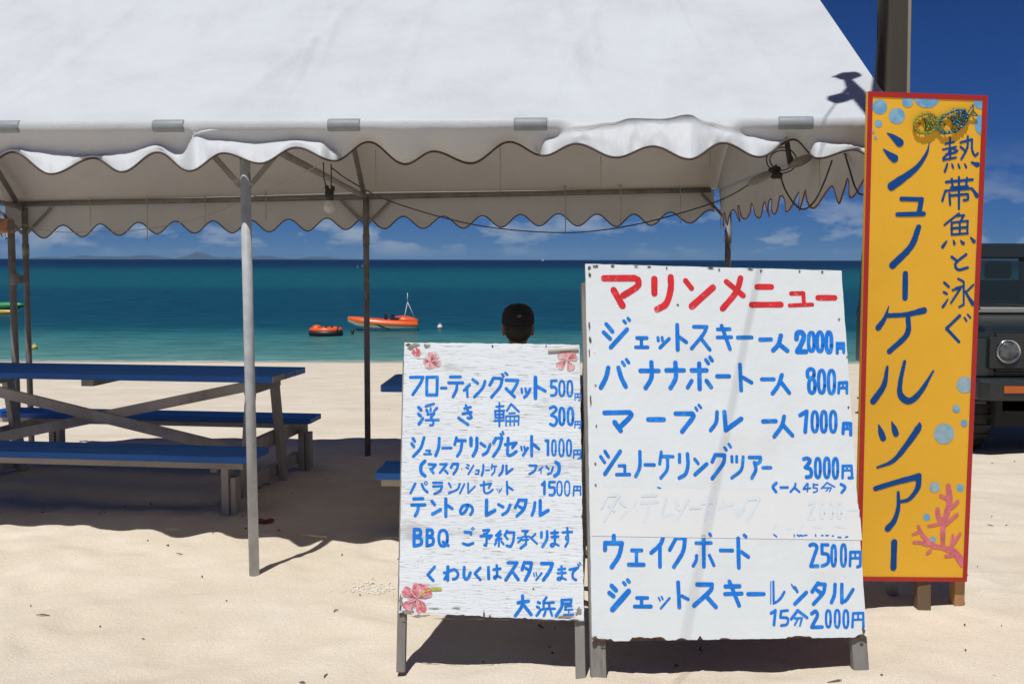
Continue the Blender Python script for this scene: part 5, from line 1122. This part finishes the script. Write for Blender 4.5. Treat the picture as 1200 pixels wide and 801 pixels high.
mb = MB(); mb.ball(sw + Vector((0, 0, .14)), (.095, .105, .125), 12, 10); mb.ball(sw + Vector((0, 0, 0)), (.07, .07, .10), 10, 6); mb.ball(sw + Vector((0, .05, -.13)), (.22, .14, .13), 14, 8)
for sg in (-1, 1): mb.tube([sw + Vector((sg * .18, 0, -.1)), sw + Vector((sg * .35, .1, -.12)), sw + Vector((sg * .45, -.1, -.08))], [.05, .045, .035], 8)
mb.tube([sw + Vector((0, .1, -.1)), sw + Vector((.1, .6, -.3)), sw + Vector((.15, 1.2, -.4))], [.12, .1, .05], 8)
o = mb.build('body', mat('wet_skin', (.12, .06, .04), .4), swm); rm = o.modifiers.new('r', 'REMESH'); rm.mode = 'VOXEL'; rm.voxel_size = .025; rm.use_smooth_shade = True
mb = MB(); mb.ball(sw + Vector((0, .01, .165)), (.10, .108, .11), 12, 8); mb.build('hair', mat('wet_black_hair', (.008, .008, .009), .4), swm)
M_foam = mat('sea_foam', (.55, .62, .62), .8)
def buoy(px, py_, rpx, m, label):
    p = wat(px, py_); r = rpx / F_PX * p.y; root = thing('buoy', label, 'buoy', tuple(p))
    mb = MB(); mb.ball(p + Vector((0, 0, r * .55)), r, 16, 12); mb.build('float', m, root)
    mb = MB(); mb.tube([p + Vector((r * .35 * math.cos(a), 0, r * 1.6 + r * .3 * math.sin(a))) for a in np.linspace(0, 6.28, 14)], r * .1, 6); mb.tube([p + Vector((0, 0, r * .6)), p + Vector((.1, .2, -.8))], r * .1, 6); mb.build('ring', M_al, root)
buoy(515.5, 385, 3.3, M_wh, 'round white mooring buoy to the right of the speedboat')
buoy(40.5, 409, 3.6, mat('yellow_float', (.50, .40, .07), .5), 'small round yellow buoy near the shore at the far left')
k0 = wat(-8, 367.5); kay = thing('towed_tube_boat', 'green inflatable boat with yellow underside at the far left', 'boat', tuple(k0))
hk = 38 / F_PX * k0.y; M_gr = mat('green_vinyl', (.02, .22, .06), .4, .1, 4)
mb = MB(); xs_ = np.linspace(-1, 1, 15)
mb.tube([k0 + Vector((hk * t, 0, .50 + .14 * t * t)) for t in xs_], [.27 * (1 - abs(t) ** 4) + .05 for t in xs_], 12); mb.build('upper_tube', M_gr, kay)
mb = MB(); mb.tube([k0 + Vector((hk * .8 * t, -.1, .12)) for t in xs_], [.20 * (1 - abs(t) ** 4) + .04 for t in xs_], 12); mb.build('lower_tube', M_yl, kay)
def farboat(px, py_, wpx, label):
    p = wat(px, 306.2); p = at(px, py_, 3200); p.z = SEA_Z; w = wpx / F_PX * p.y; root = thing('distant_boat', label, 'boat', tuple(p))
    mb = MB(); mb.slab([p + Vector((x * w, 0, z * w)) for x, z in ((-.5, .25), (-.38, 0), (.45, 0), (.5, .22))], Vector((0, 1, 0)), w * .3); mb.build('hull', M_wh, root)
    mb = MB(); mb.box(p + Vector((.05 * w, w * .15, .4 * w)), (.4 * w, .22 * w, .36 * w)); mb.box(p + Vector((.02 * w, w * .15, .8 * w)), (.04 * w, .04 * w, .6 * w)); mb.build('cabin', M_wh, root)
farboat(636, 304, 3.2, 'tiny white boat on the horizon above the small menu board')
def nearfar(px, py_, wpx, label, g=None):
    p = wat(px, py_); w = wpx / F_PX * p.y; root = thing('distant_boat', label, 'boat', tuple(p), g)
    mb = MB(); mb.slab([p + Vector((x * w, 0, z * w)) for x, z in ((-.5, .3), (-.38, -.05), (.45, -.05), (.5, .26))], Vector((0, 1, 0)), w * .3); mb.build('hull', M_wh, root)
    mb = MB(); mb.tube([p + Vector((0, w * .15, .2 * w)), p + Vector((0, w * .15, 1.6 * w))], .05 * w, 6); mb.build('mast', M_al, root)
nearfar(419, 313, 1.7, 'tiny white boat far out just left of the middle tent post')
nearfar(424.5, 312, 1.7, 'tiny white boat far out touching the left side of the middle tent post')

# ------------------------------------------------------------------ litter on the sand
def litter():
    r = random.Random(21); mb = MB()
    for i in range(170):
        y = r.uniform(3.2, 8.5) if i < 125 else r.uniform(8.5, 22); x = r.uniform(-.5, .5) * y * .98
        z = g1(x, y) + .002; l = r.choice([.004, .005, .007, .01, .012, .018, .026]) * r.uniform(.6, 1.3); a = r.uniform(0, 6.28)
        d = Vector((math.cos(a), math.sin(a), r.uniform(-.1, .3))) * l; p = Vector((x, y, z + .002))
        mb.tube([p - d, p + d * .2 + Vector((r.uniform(-.3, .3) * l, 0, .002)), p + d], [.0015, r.uniform(.002, .0045), .001], 5)
    o = mb.build('beach_litter', mat('dry_weed_and_twigs', (.13, .085, .045), .9, .5, 60)); tag(o, 'scattered dry twigs and weed bits lying on the pale sand', 'litter', kind='stuff')
    mb = MB()
    for i in range(150):
        q = atz(435 + r.gauss(0, 15), 688 + r.gauss(0, 5), 0); q.z = g1(q.x, q.y); s_ = r.uniform(.002, .008)
        mb.ball(q + Vector((0, 0, s_ * .4)), (s_, s_ * r.uniform(.6, 1.1), s_ * r.uniform(.5, .9)), 7, 5)
    o = mb.build('coral_rubble', mat('bleached_coral', (.68, .63, .54), .9, .2, 50, .5, 80)); tag(o, 'small heap of bleached coral bits on the sand left of the small board', 'rubble', kind='stuff')
    p = atz(305, 607, 0); p.z = g1(p.x, p.y) + .012; root = MB()
    for k in range(5): root.ball(p + Vector((-.05 + .026 * k, .004 * math.sin(k * 2), .003 * math.cos(k * 3))), (.022, .02, .011), 9, 6)
    tag(root.build('plastic_scrap', mat('dull_red_plastic', (.30, .04, .025), .5, .2, 30)), 'small crushed red plastic scrap lying on shaded sand by the table leg', 'litter')
litter()
